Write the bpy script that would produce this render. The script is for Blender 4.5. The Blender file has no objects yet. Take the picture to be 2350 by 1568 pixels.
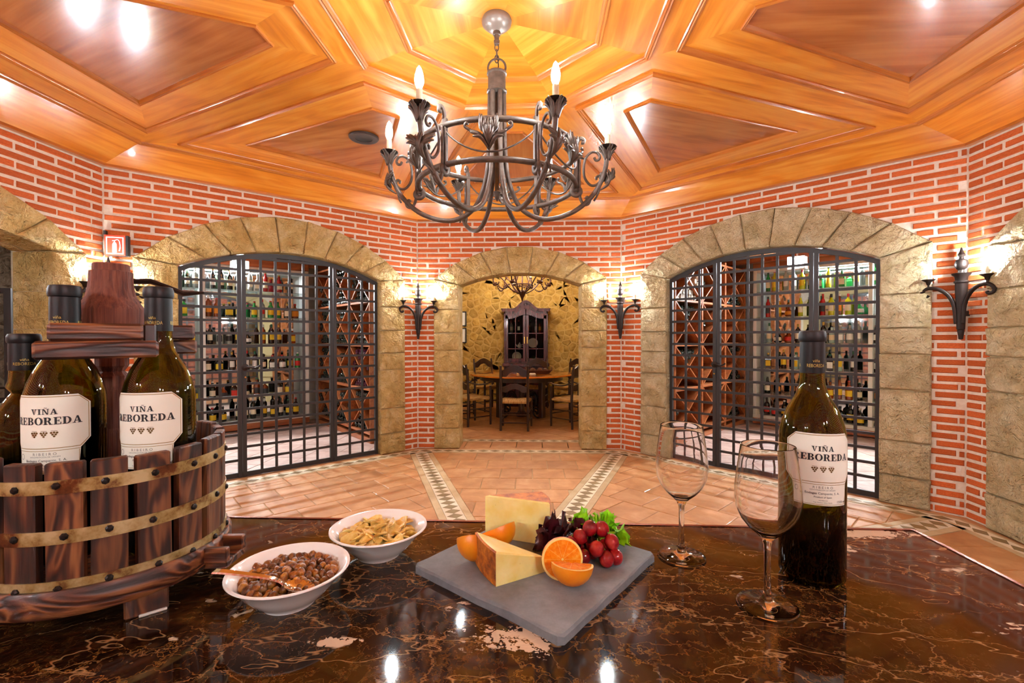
import bpy, math, random
from math import sin, cos, pi, radians, sqrt, atan2, hypot
from mathutils import Vector, Matrix
random.seed(7)
SC = bpy.context.scene
COL = SC.collection
# ------------------------------------------------------------------ camera
YAW, PITCH, ROLL, FPX = -.0528, -.0102, -.002, 1080.0
CAMP = Vector((.19, -2.467, 1.40))
_f = Vector((sin(YAW)*cos(PITCH), cos(YAW)*cos(PITCH), sin(PITCH)))
_r0 = Vector((cos(YAW), -sin(YAW), 0)); _u0 = _r0.cross(_f)
_r = cos(ROLL)*_r0 + sin(ROLL)*_u0; _u = -sin(ROLL)*_r0 + cos(ROLL)*_u0
cd = bpy.data.cameras.new('camera'); cam = bpy.data.objects.new('camera', cd); COL.objects.link(cam)
cd.sensor_width = 36; cd.lens = FPX/2350*36; cd.clip_start = .02; cd.clip_end = 60
cam.matrix_world = Matrix(((_r.x, _u.x, -_f.x, CAMP.x), (_r.y, _u.y, -_f.y, CAMP.y), (_r.z, _u.z, -_f.z, CAMP.z), (0, 0, 0, 1)))
SC.camera = cam
# ------------------------------------------------------------------ world, exposure
w = bpy.data.worlds.new('world'); SC.world = w; w.use_nodes = True
w.node_tree.nodes['Background'].inputs[0].default_value = (1, .93, .85, 1)
w.node_tree.nodes['Background'].inputs[1].default_value = .15
SC.view_settings.view_transform = 'Standard'; SC.view_settings.look = 'None'
SC.view_settings.exposure = 0.2; SC.view_settings.gamma = 1; SC.view_settings.use_curve_mapping = False
SC.cycles.max_bounces = 8; SC.cycles.diffuse_bounces = 3; SC.cycles.glossy_bounces = 3
SC.cycles.transmission_bounces = 8; SC.cycles.transparent_max_bounces = 8
SC.cycles.use_light_tree = False; SC.cycles.use_adaptive_sampling = True; SC.cycles.adaptive_threshold = .18; SC.cycles.adaptive_min_samples = 16
SC.cycles.caustics_reflective = False; SC.cycles.caustics_refractive = True; SC.cycles.blur_glossy = .6
SC.cycles.sample_clamp_indirect = 6
BULB_CHAND, BULB_SCONCE, BULB_DINING, LAMP_CELLAR = 500.0, 880.0, 1100.0, 1400.0

# ------------------------------------------------------------------ helpers
def lin(h):
    h = h.lstrip('#'); v = [int(h[i:i+2], 16)/255 for i in (0, 2, 4)]
    return tuple(((c+.055)/1.055)**2.4 if c > .04045 else c/12.92 for c in v) + (1,)
class B:
    """mesh builder"""
    def __init__(s): s.v = []; s.f = []; s.m = Matrix()
    def add(s, vs, fs):
        o = len(s.v); s.v += [tuple(s.m @ Vector(p)) for p in vs]; s.f += [tuple(i+o for i in f) for f in fs]; return s
    def box(s, x0, x1, y0, y1, z0, z1):
        return s.add([(x0,y0,z0),(x1,y0,z0),(x1,y1,z0),(x0,y1,z0),(x0,y0,z1),(x1,y0,z1),(x1,y1,z1),(x0,y1,z1)],
                     [(0,3,2,1),(4,5,6,7),(0,1,5,4),(1,2,6,5),(2,3,7,6),(3,0,4,7)])
    def bbox(s, x0, x1, y0, y1, z0, z1, b=.004):
        # box with chamfered edges (24 vertices)
        X=(x0,x1);Y=(y0,y1);Z=(z0,z1);vs=[];idx={}
        for i in (0,1):
            for j in (0,1):
                for k in (0,1):
                    sx=b if i==0 else -b; sy=b if j==0 else -b; sz=b if k==0 else -b
                    idx[i,j,k]=len(vs); vs+=[(X[i],Y[j]+sy,Z[k]+sz),(X[i]+sx,Y[j],Z[k]+sz),(X[i]+sx,Y[j]+sy,Z[k])]
        f=[]
        for i in (0,1):
            q=[idx[i,0,0],idx[i,1,0],idx[i,1,1],idx[i,0,1]]; f.append(q if i else q[::-1])
            q=[idx[0,i,0]+1,idx[0,i,1]+1,idx[1,i,1]+1,idx[1,i,0]+1]; f.append(q if i else q[::-1])
            q=[idx[0,0,i]+2,idx[1,0,i]+2,idx[1,1,i]+2,idx[0,1,i]+2]; f.append(q if i else q[::-1])
        for i in (0,1):
            for j in (0,1):
                a,c=idx[i,j,0],idx[i,j,1]; f.append((a,a+1,c+1,c))
                a,c=idx[i,0,j],idx[i,1,j]; f.append((a,c,c+2,a+2))
                a,c=idx[0,i,j],idx[1,i,j]; f.append((a+1,a+2,c+2,c+1))
        for i in (0,1):
            for j in (0,1):
                for k in (0,1): a=idx[i,j,k]; f.append((a,a+1,a+2))
        return s.add(vs,f)
    def prism(s, poly, z0, z1):
        n=len(poly); a=sum(poly[i][0]*poly[(i+1)%n][1]-poly[(i+1)%n][0]*poly[i][1] for i in range(n))
        if a<0: poly=poly[::-1]
        return s.add([(x,y,z0) for x,y in poly]+[(x,y,z1) for x,y in poly],
                     [tuple(range(n))[::-1],tuple(range(n,2*n))]+[(i,(i+1)%n,n+(i+1)%n,n+i) for i in range(n)])
    def lathe(s, prof, n=24, cap=True, cx=0, cy=0, sx=1, sy=1):
        vs=[];fs=[];k=len(prof)
        for r,z in prof:
            for i in range(n): t=2*pi*i/n; vs.append((cx+r*cos(t)*sx,cy+r*sin(t)*sy,z))
        for j in range(k-1):
            for i in range(n): i2=(i+1)%n; fs.append((j*n+i,j*n+i2,(j+1)*n+i2,(j+1)*n+i))
        if cap:
            if prof[0][0]>1e-6: fs.append(tuple(range(n))[::-1])
            if prof[-1][0]>1e-6: fs.append(tuple(range((k-1)*n,k*n)))
        return s.add(vs,fs)
    def tube(s, path, r, n=8, cap=True, flat=1.0):
        P=[Vector(p) for p in path]; k=len(P); vs=[];fs=[]; rr=r if isinstance(r,(list,tuple)) else [r]*k
        T=[((P[min(i+1,k-1)]-P[max(i-1,0)]).normalized()) for i in range(k)]
        up=Vector((0,0,1)) if abs(T[0].z)<.9 else Vector((1,0,0))
        nrm=T[0].cross(up).normalized()
        for i in range(k):
            if i: nrm=(nrm-T[i]*nrm.dot(T[i])); nrm=nrm.normalized() if nrm.length>1e-6 else T[i].orthogonal().normalized()
            b=T[i].cross(nrm)
            for j in range(n): t=2*pi*j/n; vs.append(P[i]+(nrm*cos(t)+b*sin(t)*flat)*rr[i])
        for i in range(k-1):
            for j in range(n): j2=(j+1)%n; fs.append((i*n+j,i*n+j2,(i+1)*n+j2,(i+1)*n+j))
        if cap: fs.append(tuple(range(n))[::-1]); fs.append(tuple(range((k-1)*n,k*n)))
        return s.add(vs,fs)
    def torus(s, R, r, n=48, m=8, z=0, cx=0, cy=0):
        vs=[];fs=[]
        for i in range(n):
            t=2*pi*i/n
            for j in range(m): q=2*pi*j/m; vs.append((cx+(R+r*cos(q))*cos(t),cy+(R+r*cos(q))*sin(t),z+r*sin(q)))
        for i in range(n):
            for j in range(m): fs.append((i*m+j,((i+1)%n)*m+j,((i+1)%n)*m+(j+1)%m,i*m+(j+1)%m))
        return s.add(vs,fs)
    def sphere(s, c, r, n=16, m=10, sc=(1,1,1)):
        vs=[(c[0],c[1],c[2]-r*sc[2])]; fs=[]
        for j in range(1,m):
            p=-pi/2+pi*j/m
            for i in range(n): t=2*pi*i/n; vs.append((c[0]+r*sc[0]*cos(p)*cos(t),c[1]+r*sc[1]*cos(p)*sin(t),c[2]+r*sc[2]*sin(p)))
        vs.append((c[0],c[1],c[2]+r*sc[2])); L=len(vs)-1
        for i in range(n): fs.append((0,1+(i+1)%n,1+i)); fs.append((L,1+(m-2)*n+i,1+(m-2)*n+(i+1)%n))
        for j in range(m-2):
            for i in range(n): a=1+j*n; fs.append((a+i,a+(i+1)%n,a+n+(i+1)%n,a+n+i))
        return s.add(vs,fs)
    def mesh(s, name, smooth=False):
        me=bpy.data.meshes.new(name); me.from_pydata(s.v,[],s.f); me.update()
        if smooth:
            me.polygons.foreach_set('use_smooth',[True]*len(me.polygons))
            if smooth!=True: me.set_sharp_from_angle(angle=radians(smooth))
        return me
    def build(s, name, mat, parent=None, loc=(0,0,0), rz=0, smooth=False):
        return ob(name, s.mesh(name,smooth), mat, parent, loc, rz)
def ob(name, me, mat, parent=None, loc=(0,0,0), rz=0, scale=None):
    o=bpy.data.objects.new(name,me); COL.objects.link(o)
    if mat is not None and me is not None and not me.materials: me.materials.append(mat)
    o.location=loc; o.rotation_euler=(0,0,rz)
    if scale: o.scale=scale
    if parent: o.parent=parent
    return o
def tag(o,label=None,cat=None,group=None,kind=None):
    if label: o['label']=label
    if cat: o['category']=cat
    if group: o['group']=group
    if kind: o['kind']=kind
    return o
def empty(name,loc=(0,0,0),rz=0,parent=None):
    o=bpy.data.objects.new(name,None); COL.objects.link(o); o.empty_display_size=.05
    o.location=loc; o.rotation_euler=(0,0,rz)
    if parent: o.parent=parent
    return o
def copy_tree(o,parent=None,kids=None):
    c=o.copy(); COL.objects.link(c)
    if parent: c.parent=parent
    for ch in o.children: copy_tree(ch,c)
    return c
def bez(pts,n=10):
    # Catmull-Rom through the points
    P=[Vector(p) for p in pts]; out=[]
    for i in range(len(P)-1):
        p0=P[max(i-1,0)];p1=P[i];p2=P[i+1];p3=P[min(i+2,len(P)-1)]
        for k in range(n):
            t=k/n; out.append(.5*((2*p1)+(p2-p0)*t+(2*p0-5*p1+4*p2-p3)*t*t+(3*p1-p0-3*p2+p3)*t**3))
    out.append(P[-1]); return out
def clip(poly,a,b,keep=1):
    # keep the part of poly left of the line a->b
    out=[];n=len(poly)
    sd=lambda p:((b[0]-a[0])*(p[1]-a[1])-(b[1]-a[1])*(p[0]-a[0]))*keep
    for i in range(n):
        p,q=poly[i],poly[(i+1)%n]; dp,dq=sd(p),sd(q)
        if dp>=0: out.append(p)
        if dp*dq<0: t=dp/(dp-dq); out.append((p[0]+(q[0]-p[0])*t,p[1]+(q[1]-p[1])*t))
    return out
def clip_convex(poly,reg):
    n=len(reg)
    for i in range(n):
        poly=clip(poly,reg[i],reg[(i+1)%n])
        if len(poly)<3: return []
    return poly
def parea(p): return .5*sum(p[i][0]*p[(i+1)%len(p)][1]-p[(i+1)%len(p)][0]*p[i][1] for i in range(len(p)))
def ccw(p): return p if parea(p)>0 else p[::-1]
def offset(poly,d):
    # inset a CCW polygon by d (mitred)
    n=len(poly);out=[]
    for i in range(n):
        a,b,c=[Vector(poly[k]) for k in (i-1,i,(i+1)%n)]
        e1=(b-a).normalized();e2=(c-b).normalized();n1=Vector((-e1.y,e1.x));n2=Vector((-e2.y,e2.x))
        k=(n1+n2); k=k/max(k.length_squared,.15)*2
        out.append(tuple(b+k*d))
    return out
# ------------------------------------------------------------------ materials
class Mt:
    def __init__(s,name,rough=.5,metal=0,spec=.5,coat=0,base=None,**kw):
        s.m=bpy.data.materials.new(name); s.m.use_nodes=True; s.t=s.m.node_tree; s.p=s.t.nodes['Principled BSDF']
        I=s.p.inputs; I['Roughness'].default_value=rough; I['Metallic'].default_value=metal; I['Specular IOR Level'].default_value=spec
        I['Coat Weight'].default_value=coat; I['Coat Roughness'].default_value=.08
        if base: I['Base Color'].default_value=lin(base) if isinstance(base,str) else base
        for k,v in kw.items(): I[k].default_value=v
        s.vec=None
    def n(s,t,**kw):
        o=s.t.nodes.new('ShaderNode'+t)
        for k,v in kw.items(): setattr(o,k,v)
        return o
    def l(s,a,b): s.t.links.new(a,b)
    def coord(s,scale=(1,1,1),rand=True,kind='Object'):
        tc=s.n('TexCoord'); mp=s.n('Mapping'); mp.inputs['Scale'].default_value=scale; s.l(tc.outputs[kind],mp.inputs[0])
        if rand:
            oi=s.n('ObjectInfo'); mu=s.n('Math',operation='MULTIPLY'); mu.inputs[1].default_value=37.3; s.l(oi.outputs['Random'],mu.inputs[0])
            s.l(mu.outputs[0],mp.inputs['Location'])
        return mp.outputs[0]
    def noise(s,vec,scale=5,detail=4,rough=.55,dist=0):
        o=s.n('TexNoise'); o.inputs['Scale'].default_value=scale; o.inputs['Detail'].default_value=detail
        o.inputs['Roughness'].default_value=rough; o.inputs['Distortion'].default_value=dist; s.l(vec,o.inputs['Vector']); return o.outputs['Fac']
    def voro(s,vec,scale=5,feature='F1',out='Distance',rnd=1):
        o=s.n('TexVoronoi',feature=feature); o.inputs['Scale'].default_value=scale; o.inputs['Randomness'].default_value=rnd; s.l(vec,o.inputs['Vector']); return o.outputs[out]
    def ramp(s,fac,stops,interp='LINEAR'):
        o=s.n('ValToRGB'); r=o.color_ramp; r.interpolation=interp
        while len(r.elements)<len(stops): r.elements.new(.5)
        for e,(p,c) in zip(r.elements,stops): e.position=p; e.color=lin(c) if isinstance(c,str) else c
        s.l(fac,o.inputs[0]); return o.outputs[0]
    def mix(s,fac,a,b,mode='MIX'):
        o=s.n('Mix',data_type='RGBA',blend_type=mode)
        for sock,v in ((0,fac),(6,a),(7,b)):
            if isinstance(v,(int,float)): o.inputs[sock].default_value=v
            elif isinstance(v,(str,tuple)): o.inputs[sock].default_value=lin(v) if isinstance(v,str) else v
            else: s.l(v,o.inputs[sock])
        return o.outputs[2]
    def math(s,op,a,b=0,clampv=False):
        o=s.n('Math',operation=op,use_clamp=clampv)
        for i,v in enumerate((a,b)):
            if isinstance(v,(int,float)): o.inputs[i].default_value=v
            else: s.l(v,o.inputs[i])
        return o.outputs[0]
    def rnd(s): return s.n('ObjectInfo').outputs['Random']
    def vary(s,col,sat=0,val=.25):
        # per-object brightness variation
        h=s.n('HueSaturation'); r=s.rnd(); m=s.n('MapRange'); m.inputs[3].default_value=1-val; m.inputs[4].default_value=1+val
        s.l(r,m.inputs[0]); s.l(m.outputs[0],h.inputs['Value']); s.l(col,h.inputs['Color']); return h.outputs[0]
    def col(s,c): s.l(c,s.p.inputs['Base Color']); return s
    def bump(s,h,strength=.3,dist=.01,chain=None):
        b=s.n('Bump'); b.inputs['Strength'].default_value=strength; b.inputs['Distance'].default_value=dist; s.l(h,b.inputs['Height'])
        if chain is not None: s.l(chain,b.inputs['Normal'])
        s.l(b.outputs[0],s.p.inputs['Normal']); return b.outputs[0]
MATS={}
def simple(name,base,rough=.5,metal=0,**kw):
    if name not in MATS: MATS[name]=Mt(name,rough,metal,base=base,**kw).m
    return MATS[name]
def wood(name,c1,c2,c3,rough=.35,coat=.3,grain=14,bump=.08,big=3.0,var=.12,axis=0,length=.5,ring=.18,freq=16):
    m=Mt(name,rough,coat=coat); sc=[grain]*3; sc[axis]=length
    v=m.coord(tuple(sc)); a=m.noise(v,1.6,5,.6,.5)
    sc2=[big]*3; sc2[axis]=big*.22; v2=m.coord(tuple(sc2)); b=m.noise(v2,1.3,2,.5,1.6)
    wv=m.math('SINE',m.math('MULTIPLY',b,freq)); wv=m.math('MULTIPLY_ADD',wv,.5); 
    wv.node.inputs[2].default_value=.5
    g=m.math('ADD',m.math('MULTIPLY',a,1-ring),m.math('MULTIPLY',wv,ring))
    c=m.ramp(g,[(.25,c1),(.5,c2),(.78,c3)]); m.col(m.vary(c,val=var)); m.bump(g,bump,.004); return m.m
M={}
M['honey']=wood('honey_wood','#B05A12','#D0781E','#E29A40',.28,.35,11,.03)
M['panel']=wood('walnut_panel','#8A4418','#A85C28','#BE7438',.22,.55,9,.02,2.2)
M['mould']=wood('moulding_wood','#8E4414','#B0601F','#C87C38',.28,.4,20,.02)
M['rack']=wood('rack_wood','#6A3018','#9A542C','#B8703E',.4,.2,14,.05)
M['press']=wood('press_wood','#180904','#4C2412','#82502C',.5,.06,60,.5,14,.22,axis=2,length=3,ring=.38,freq=30)
M['pressx']=wood('press_wood_flat','#1C0A05','#4E2616','#86522E',.5,.06,60,.5,14,.15,axis=0,length=3,ring=.42,freq=34)
M['nut']=wood('press_nut_wood','#34140C','#6A3220','#8E5038',.75,0,150,.9,20,.1,axis=2,length=4,ring=.15)
M['dark']=wood('dark_chair_wood','#150905','#2A130B','#3E2014',.3,.3,16,.04,axis=2)
M['cabinet']=wood('cabinet_wood','#2A0D0D','#3E1616','#522222',.25,.4,12,.02,axis=2)
M['tabletop']=wood('table_wood','#8E4408','#B8640E','#CE7C22',.16,.6,12,.02)
def mk_brick():
    m=Mt('brick',.85,spec=.25); v=m.coord(); a=m.noise(v,16,5,.65); c=m.ramp(a,[(.25,'#A84A20'),(.5,'#C86230'),(.75,'#DA7C48')])
    m.col(m.vary(c,val=.16)); m.bump(m.noise(v,40,4,.6),.5,.006); return m.m
M['brick']=mk_brick()
def mk_mortar():
    m=Mt('mortar',.95,spec=.2); v=m.coord(rand=False); a=m.noise(v,30,4); m.col(m.ramp(a,[(.3,'#DCCAB6'),(.7,'#EEE2D2')])); m.bump(a,.4,.004); return m.m
M['mortar']=mk_mortar()
def mk_stone(name,c):
    m=Mt(name,.9,spec=.25); v=m.coord(); a=m.noise(v,5,6,.62,.3); k=m.ramp(a,[(.28,c[0]),(.5,c[1]),(.72,c[2])])
    v2=m.noise(v,38,3,.6); k=m.mix(m.ramp(v2,[(.35,(0,0,0,1)),(.6,(.35,.35,.35,1))]),k,c[3]); m.col(m.vary(k,val=.08))
    n1=m.noise(v,11,5,.6,.6); b1=m.bump(n1,1.0,.11); m.bump(m.noise(v,45,3,.65),.9,.016,b1); return m.m
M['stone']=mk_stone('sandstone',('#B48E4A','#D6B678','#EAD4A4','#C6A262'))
M['stone2']=mk_stone('sandstone_light_tint',('#B09A6C','#D0BC94','#E4D6B6','#C2AC80'))  # same sandstone, the right side's less yellow light painted into its colour
M['joint']=simple('joint_mortar','#C8AE7E',.95)
def mk_rubble():
    m=Mt('rubble_stone',.9,spec=.2); v=m.coord(); a=m.noise(v,9,5,.6); c=m.ramp(a,[(.25,'#8A6426'),(.5,'#B08840'),(.75,'#C8A25A')])
    m.col(m.vary(c,val=.2)); m.bump(m.noise(v,18,5,.6),.8,.02); return m.m
M['rubble']=mk_rubble()
M['rubblemortar']=simple('rubble_mortar','#BE9650',.95)
def mk_tile(name,c,b=.3):
    m=Mt(name,.55,spec=.4,coat=.12); v=m.coord(); a=m.noise(v,5,5,.6,.4); k=m.ramp(a,[(.25,c[0]),(.5,c[1]),(.75,c[2])])
    m.col(m.vary(k,val=.09)); m.bump(m.noise(v,14,4),b,.006); return m.m
M['tile']=mk_tile('terracotta',('#AC7444','#C48A54','#D6A270'))
M['celltile']=mk_tile('cellar_tile',('#B08A7C','#C8A698','#D8BEB2'))
M['grout']=simple('grout','#C0A078',.95)
M['inlay_dark']=mk_tile('dark_inlay',('#7A6038','#8E7448','#A08858'),.1)
M['inlay_light']=mk_tile('light_inlay',('#D8C2A0','#E4D2B4','#EEE0C8'),.1)
M['inlay_mid']=mk_tile('travertine',('#B49466','#C8AA7E','#D4BC94'),.2)
M['iron']=simple('gate_iron','#2E2A2A',.5,.2)
def mk_iron():
    m=Mt('wrought_iron',.45,.35); v=m.coord(); a=m.noise(v,30,4); m.col(m.ramp(a,[(.3,'#463A31'),(.7,'#66574C')])); m.bump(a,.15,.003); return m.m
M['wrought']=mk_iron()
M['darkiron']=simple('dark_iron','#2A201C',.5,.6)
M['white']=simple('white_paint','#EDEBE6',.5)
M['ceramic']=simple('white_ceramic','#F2EFEA',.12,coat=.6)
M['black']=simple('black_plastic','#121212',.5)
M['candle']=simple('candle_sleeve','#D8C4A0',.6)
M['mirror']=simple('mirror','#C8CCC8',.04,1.0)
M['shelfglass']=simple('shelf_glass','#BFD2CA',.05,0,**{'Transmission Weight':.75,'Alpha':.65})
M['chrome']=simple('spoon_steel','#E8DDD0',.08,1.0)
M['copper']=simple('copper_trim','#A06048',.22,.9)
M['red']=simple('sign_red','#E03A1A',.5)
M['signwhite']=simple('sign_white','#F4F0EC',.5)
def emit(name,col,st):
    m=Mt(name,.5,base=col); m.p.inputs['Emission Color'].default_value=col; m.p.inputs['Emission Strength'].default_value=st; return m.m
M['bulb']=emit('lit_bulb',(.90,1,1.04,1),BULB_CHAND)
M['sbulb']=emit('lit_sconce_bulb',(.90,1,1.04,1),BULB_SCONCE)
M['dbulb']=emit('lit_dining_bulb',(1,.96,.86,1),BULB_DINING)
M['clamp']=emit('lit_cellar_lamp',(.92,1,1.06,1),LAMP_CELLAR)
def mk_marble():
    m=Mt('emperador_marble',.05,spec=.45,coat=0); m.p.inputs['Coat Roughness'].default_value=.03
    v=m.coord(rand=False)
    def warped(off,rot,scl):
        mp=m.n('Mapping'); mp.inputs['Location'].default_value=off; mp.inputs['Rotation'].default_value=(0,0,rot); mp.inputs['Scale'].default_value=scl; m.l(v,mp.inputs[0]); return mp.outputs[0]
    wn=m.n('TexNoise'); wn.inputs['Scale'].default_value=14; wn.inputs['Detail'].default_value=5; wn.inputs['Roughness'].default_value=.65; m.l(v,wn.inputs['Vector'])
    def crack(vec,scale,width,amt=.12):
        vm=m.n('VectorMath',operation='MULTIPLY_ADD'); m.l(wn.outputs['Color'],vm.inputs[0]); vm.inputs[1].default_value=(amt,)*3; m.l(vec,vm.inputs[2])
        d=m.voro(vm.outputs[0],scale,'DISTANCE_TO_EDGE'); return m.math('SUBTRACT',1.0,m.math('DIVIDE',d,width),True)
    base=m.ramp(m.noise(v,7,5,.7,.8),[(.30,'#080302'),(.44,'#170A05'),(.56,'#2C1609'),(.66,'#4E3012'),(.76,'#7C5A24')])
    tint=m.ramp(m.noise(warped((1,0,0),0,(1,1,1)),1.6,2),[(.4,(0,0,0,1)),(.62,(1,1,1,1))]); base=m.mix(m.math('MULTIPLY',tint,.5),base,'#301410')
    msk=m.ramp(m.noise(warped((3,1,0),.4,(1,1.6,1)),6,4,.6),[(.34,(.12,.12,.12,1)),(.56,(1,1,1,1))])
    msk2=m.ramp(m.noise(warped((8,4,0),-.3,(1,1.4,1)),5,4,.6),[(.38,(.05,.05,.05,1)),(.58,(1,1,1,1))])
    v1=m.math('MULTIPLY',crack(warped((0,0,0),.5,(1,1.7,1)),6,.013),msk)
    v2=m.math('MULTIPLY',crack(warped((7,2,0),-.4,(1,1.9,1)),13,.026,.16),msk2)
    v3=m.math('MULTIPLY',crack(warped((1,9,0),.2,(1.3,1,1)),30,.06,.2),m.math('MULTIPLY',msk,.75))
    d=m.math('ABSOLUTE',m.math('SUBTRACT',m.noise(warped((5,5,0),.9,(1,2.4,1)),4,4,.6,.3),.5)); v4=m.math('SUBTRACT',1.0,m.math('DIVIDE',d,.006),True)
    c=m.mix(m.math('MULTIPLY',v1,.55),base,'#B08050'); c=m.mix(m.math('MULTIPLY',v2,.5),c,'#96662E'); c=m.mix(m.math('MULTIPLY',v3,.45),c,'#84582A'); c=m.mix(m.math('MULTIPLY',v4,.5),c,'#C89A68')
    pn=m.noise(warped((4,0,0),.5,(1,1.8,1)),7,4,.62,.6)
    for (px,py,sx,sy,rr) in ((.83,.285,1,3.4,.13),(.225,-.025,1,2.2,.10),(.02,-.05,1.2,3,.05),(.62,-.12,1,3,.06)):   # pale calcite patches
        mp=m.n('Mapping'); mp.inputs['Scale'].default_value=(sx/rr,sy/rr,0); mp.inputs['Location'].default_value=(-px*sx/rr,-py*sy/rr,0); m.l(v,mp.inputs[0])
        ln=m.n('VectorMath',operation='LENGTH'); m.l(mp.outputs[0],ln.inputs[0]); pn=m.math('ADD',pn,m.math('MULTIPLY',m.math('SUBTRACT',1.0,ln.outputs['Value'],True),.34))
    pn=m.math('SUBTRACT',pn,m.math('MULTIPLY',crack(warped((3,3,0),.7,(1,1.6,1)),20,.16,.25),.16)); pn=m.math('ADD',pn,m.math('MULTIPLY',m.math('SUBTRACT',m.noise(v,22,4,.6),.5),.22))
    patch=m.ramp(pn,[(.64,(0,0,0,1)),(.68,(1,1,1,1))])
    c=m.mix(m.math('MULTIPLY',patch,.8),c,'#DCC2A6'); m.col(c); return m.m
M['marble']=mk_marble()
def mk_slate():
    m=Mt('slate',.75,spec=.35); v=m.coord(rand=False); a=m.noise(v,60,5,.7); b=m.noise(v,6,4)
    c=m.ramp(m.math('ADD',m.math('MULTIPLY',a,.4),m.math('MULTIPLY',b,.6)),[(.3,'#5E6164'),(.5,'#74777A'),(.7,'#8A8D90')]); m.col(c); m.bump(m.noise(v,90,5,.7),.25,.002); return m.m
M['slate']=mk_slate()
def glassm(name,col,rough=0.0,ior=1.5):
    m=Mt(name,rough,base=col); m.p.inputs['Transmission Weight'].default_value=1; m.p.inputs['IOR'].default_value=ior; return m.m
M['glass']=glassm('clear_glass',(1,1,1,1),0,1.48)
M['bottle']=glassm('green_bottle_glass',(.29,.28,.03,1),0,1.5)
M['pane']=simple('window_pane','#D8DCD8',.02,0,**{'Transmission Weight':1.0,'IOR':1.1})
M['wine']=simple('dark_wine','#0A0604',.1)
# ================================================================== the room shell
CN=[(-3.46,-1.33),(-3.465,1.325),(-1.31,3.385),(1.235,3.43),(3.485,1.32),(3.485,-1.33),(1.25,-3.42),(-1.25,-3.42)]
HW=2.85
# ---- floor
FLOOR=empty('floor'); tag(FLOOR,kind='structure')
oct_ccw=ccw(CN)
b=B(); b.prism([(x*1.12,y*1.12) for x,y in oct_ccw],-.12,-.006); b.build('screed',M['grout'],FLOOR)
def slab(name,poly,z0,z1,ang,mat,parent,cham=.0):
    # a flat piece whose local x runs along ang (the grain)
    cx=sum(p[0] for p in poly)/len(poly); cy=sum(p[1] for p in poly)/len(poly); c,s=cos(-ang),sin(-ang)
    lp=ccw([((x-cx)*c-(y-cy)*s,(x-cx)*s+(y-cy)*c) for x,y in poly])
    b=B()
    if cham and len(lp)>2:
        q=offset(lp,cham); n=len(lp)
        b.add([(x,y,z0) for x,y in lp]+[(x,y,z1-cham*.6) for x,y in lp]+[(x,y,z1) for x,y in q],
              [(i,(i+1)%n,n+(i+1)%n,n+i) for i in range(n)]+[(n+i,n+(i+1)%n,2*n+(i+1)%n,2*n+i) for i in range(n)]+[tuple(range(2*n,3*n))])
    else: b.prism(lp,z0,z1)
    return b.build(name,mat,parent,(cx,cy,0),ang)
def diamonds(p,q,width,n,parent,z=.0,first=0):
    # a run of rhombic inlays with pale triangles between, from p to q
    p=Vector(p);q=Vector(q);d=(q-p);L=d.length;d/=L;nn=Vector((-d.y,d.x));st=L/n
    ang=atan2(d.y,d.x)
    for i in range(n):
        c=p+d*(st*(i+.5)); h=st*.47; wd=width*.47
        slab('diamond_inlay',[tuple(c-d*h),tuple(c-nn*wd),tuple(c+d*h),tuple(c+nn*wd)],-.006,z+.0012,ang,M['inlay_dark'],parent)
def strip(p,q,w0,w1,parent,mat,name,z=.0):
    p=Vector(p);q=Vector(q);d=(q-p).normalized();n=Vector((-d.y,d.x))
    slab(name,[tuple(p+n*w0),tuple(q+n*w0),tuple(q+n*w1),tuple(p+n*w1)],-.006,z,atan2(d.y,d.x),mat,parent)
BO,BW=.06,.17     # border offset from the wall and its width
CR=.30            # half centre disc
inner=offset(oct_ccw,BO+BW)
outer=offset(oct_ccw,BO)
edge_in=offset(oct_ccw,-.04)
SW=.135           # half width of the radial bands
def radial_sector(i):
    n=8;a=Vector(inner[i]);b_=Vector(inner[(i+1)%n])
    na=a.normalized();nb=b_.normalized()
    pa=Vector((-na.y,na.x))*SW; pb=Vector((-nb.y,nb.x))*SW
    big=[(0,0),tuple(a*2),tuple(b_*2)]
    reg=ccw([tuple(a*1.0),tuple(b_*1.0),(0,0)])
    reg=clip(reg,tuple(pa),tuple(pa+na)); reg=clip(reg,tuple(-pb),tuple(-pb+nb),-1)
    return reg
stuff=B(); TS=.325;gap=.008
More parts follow.
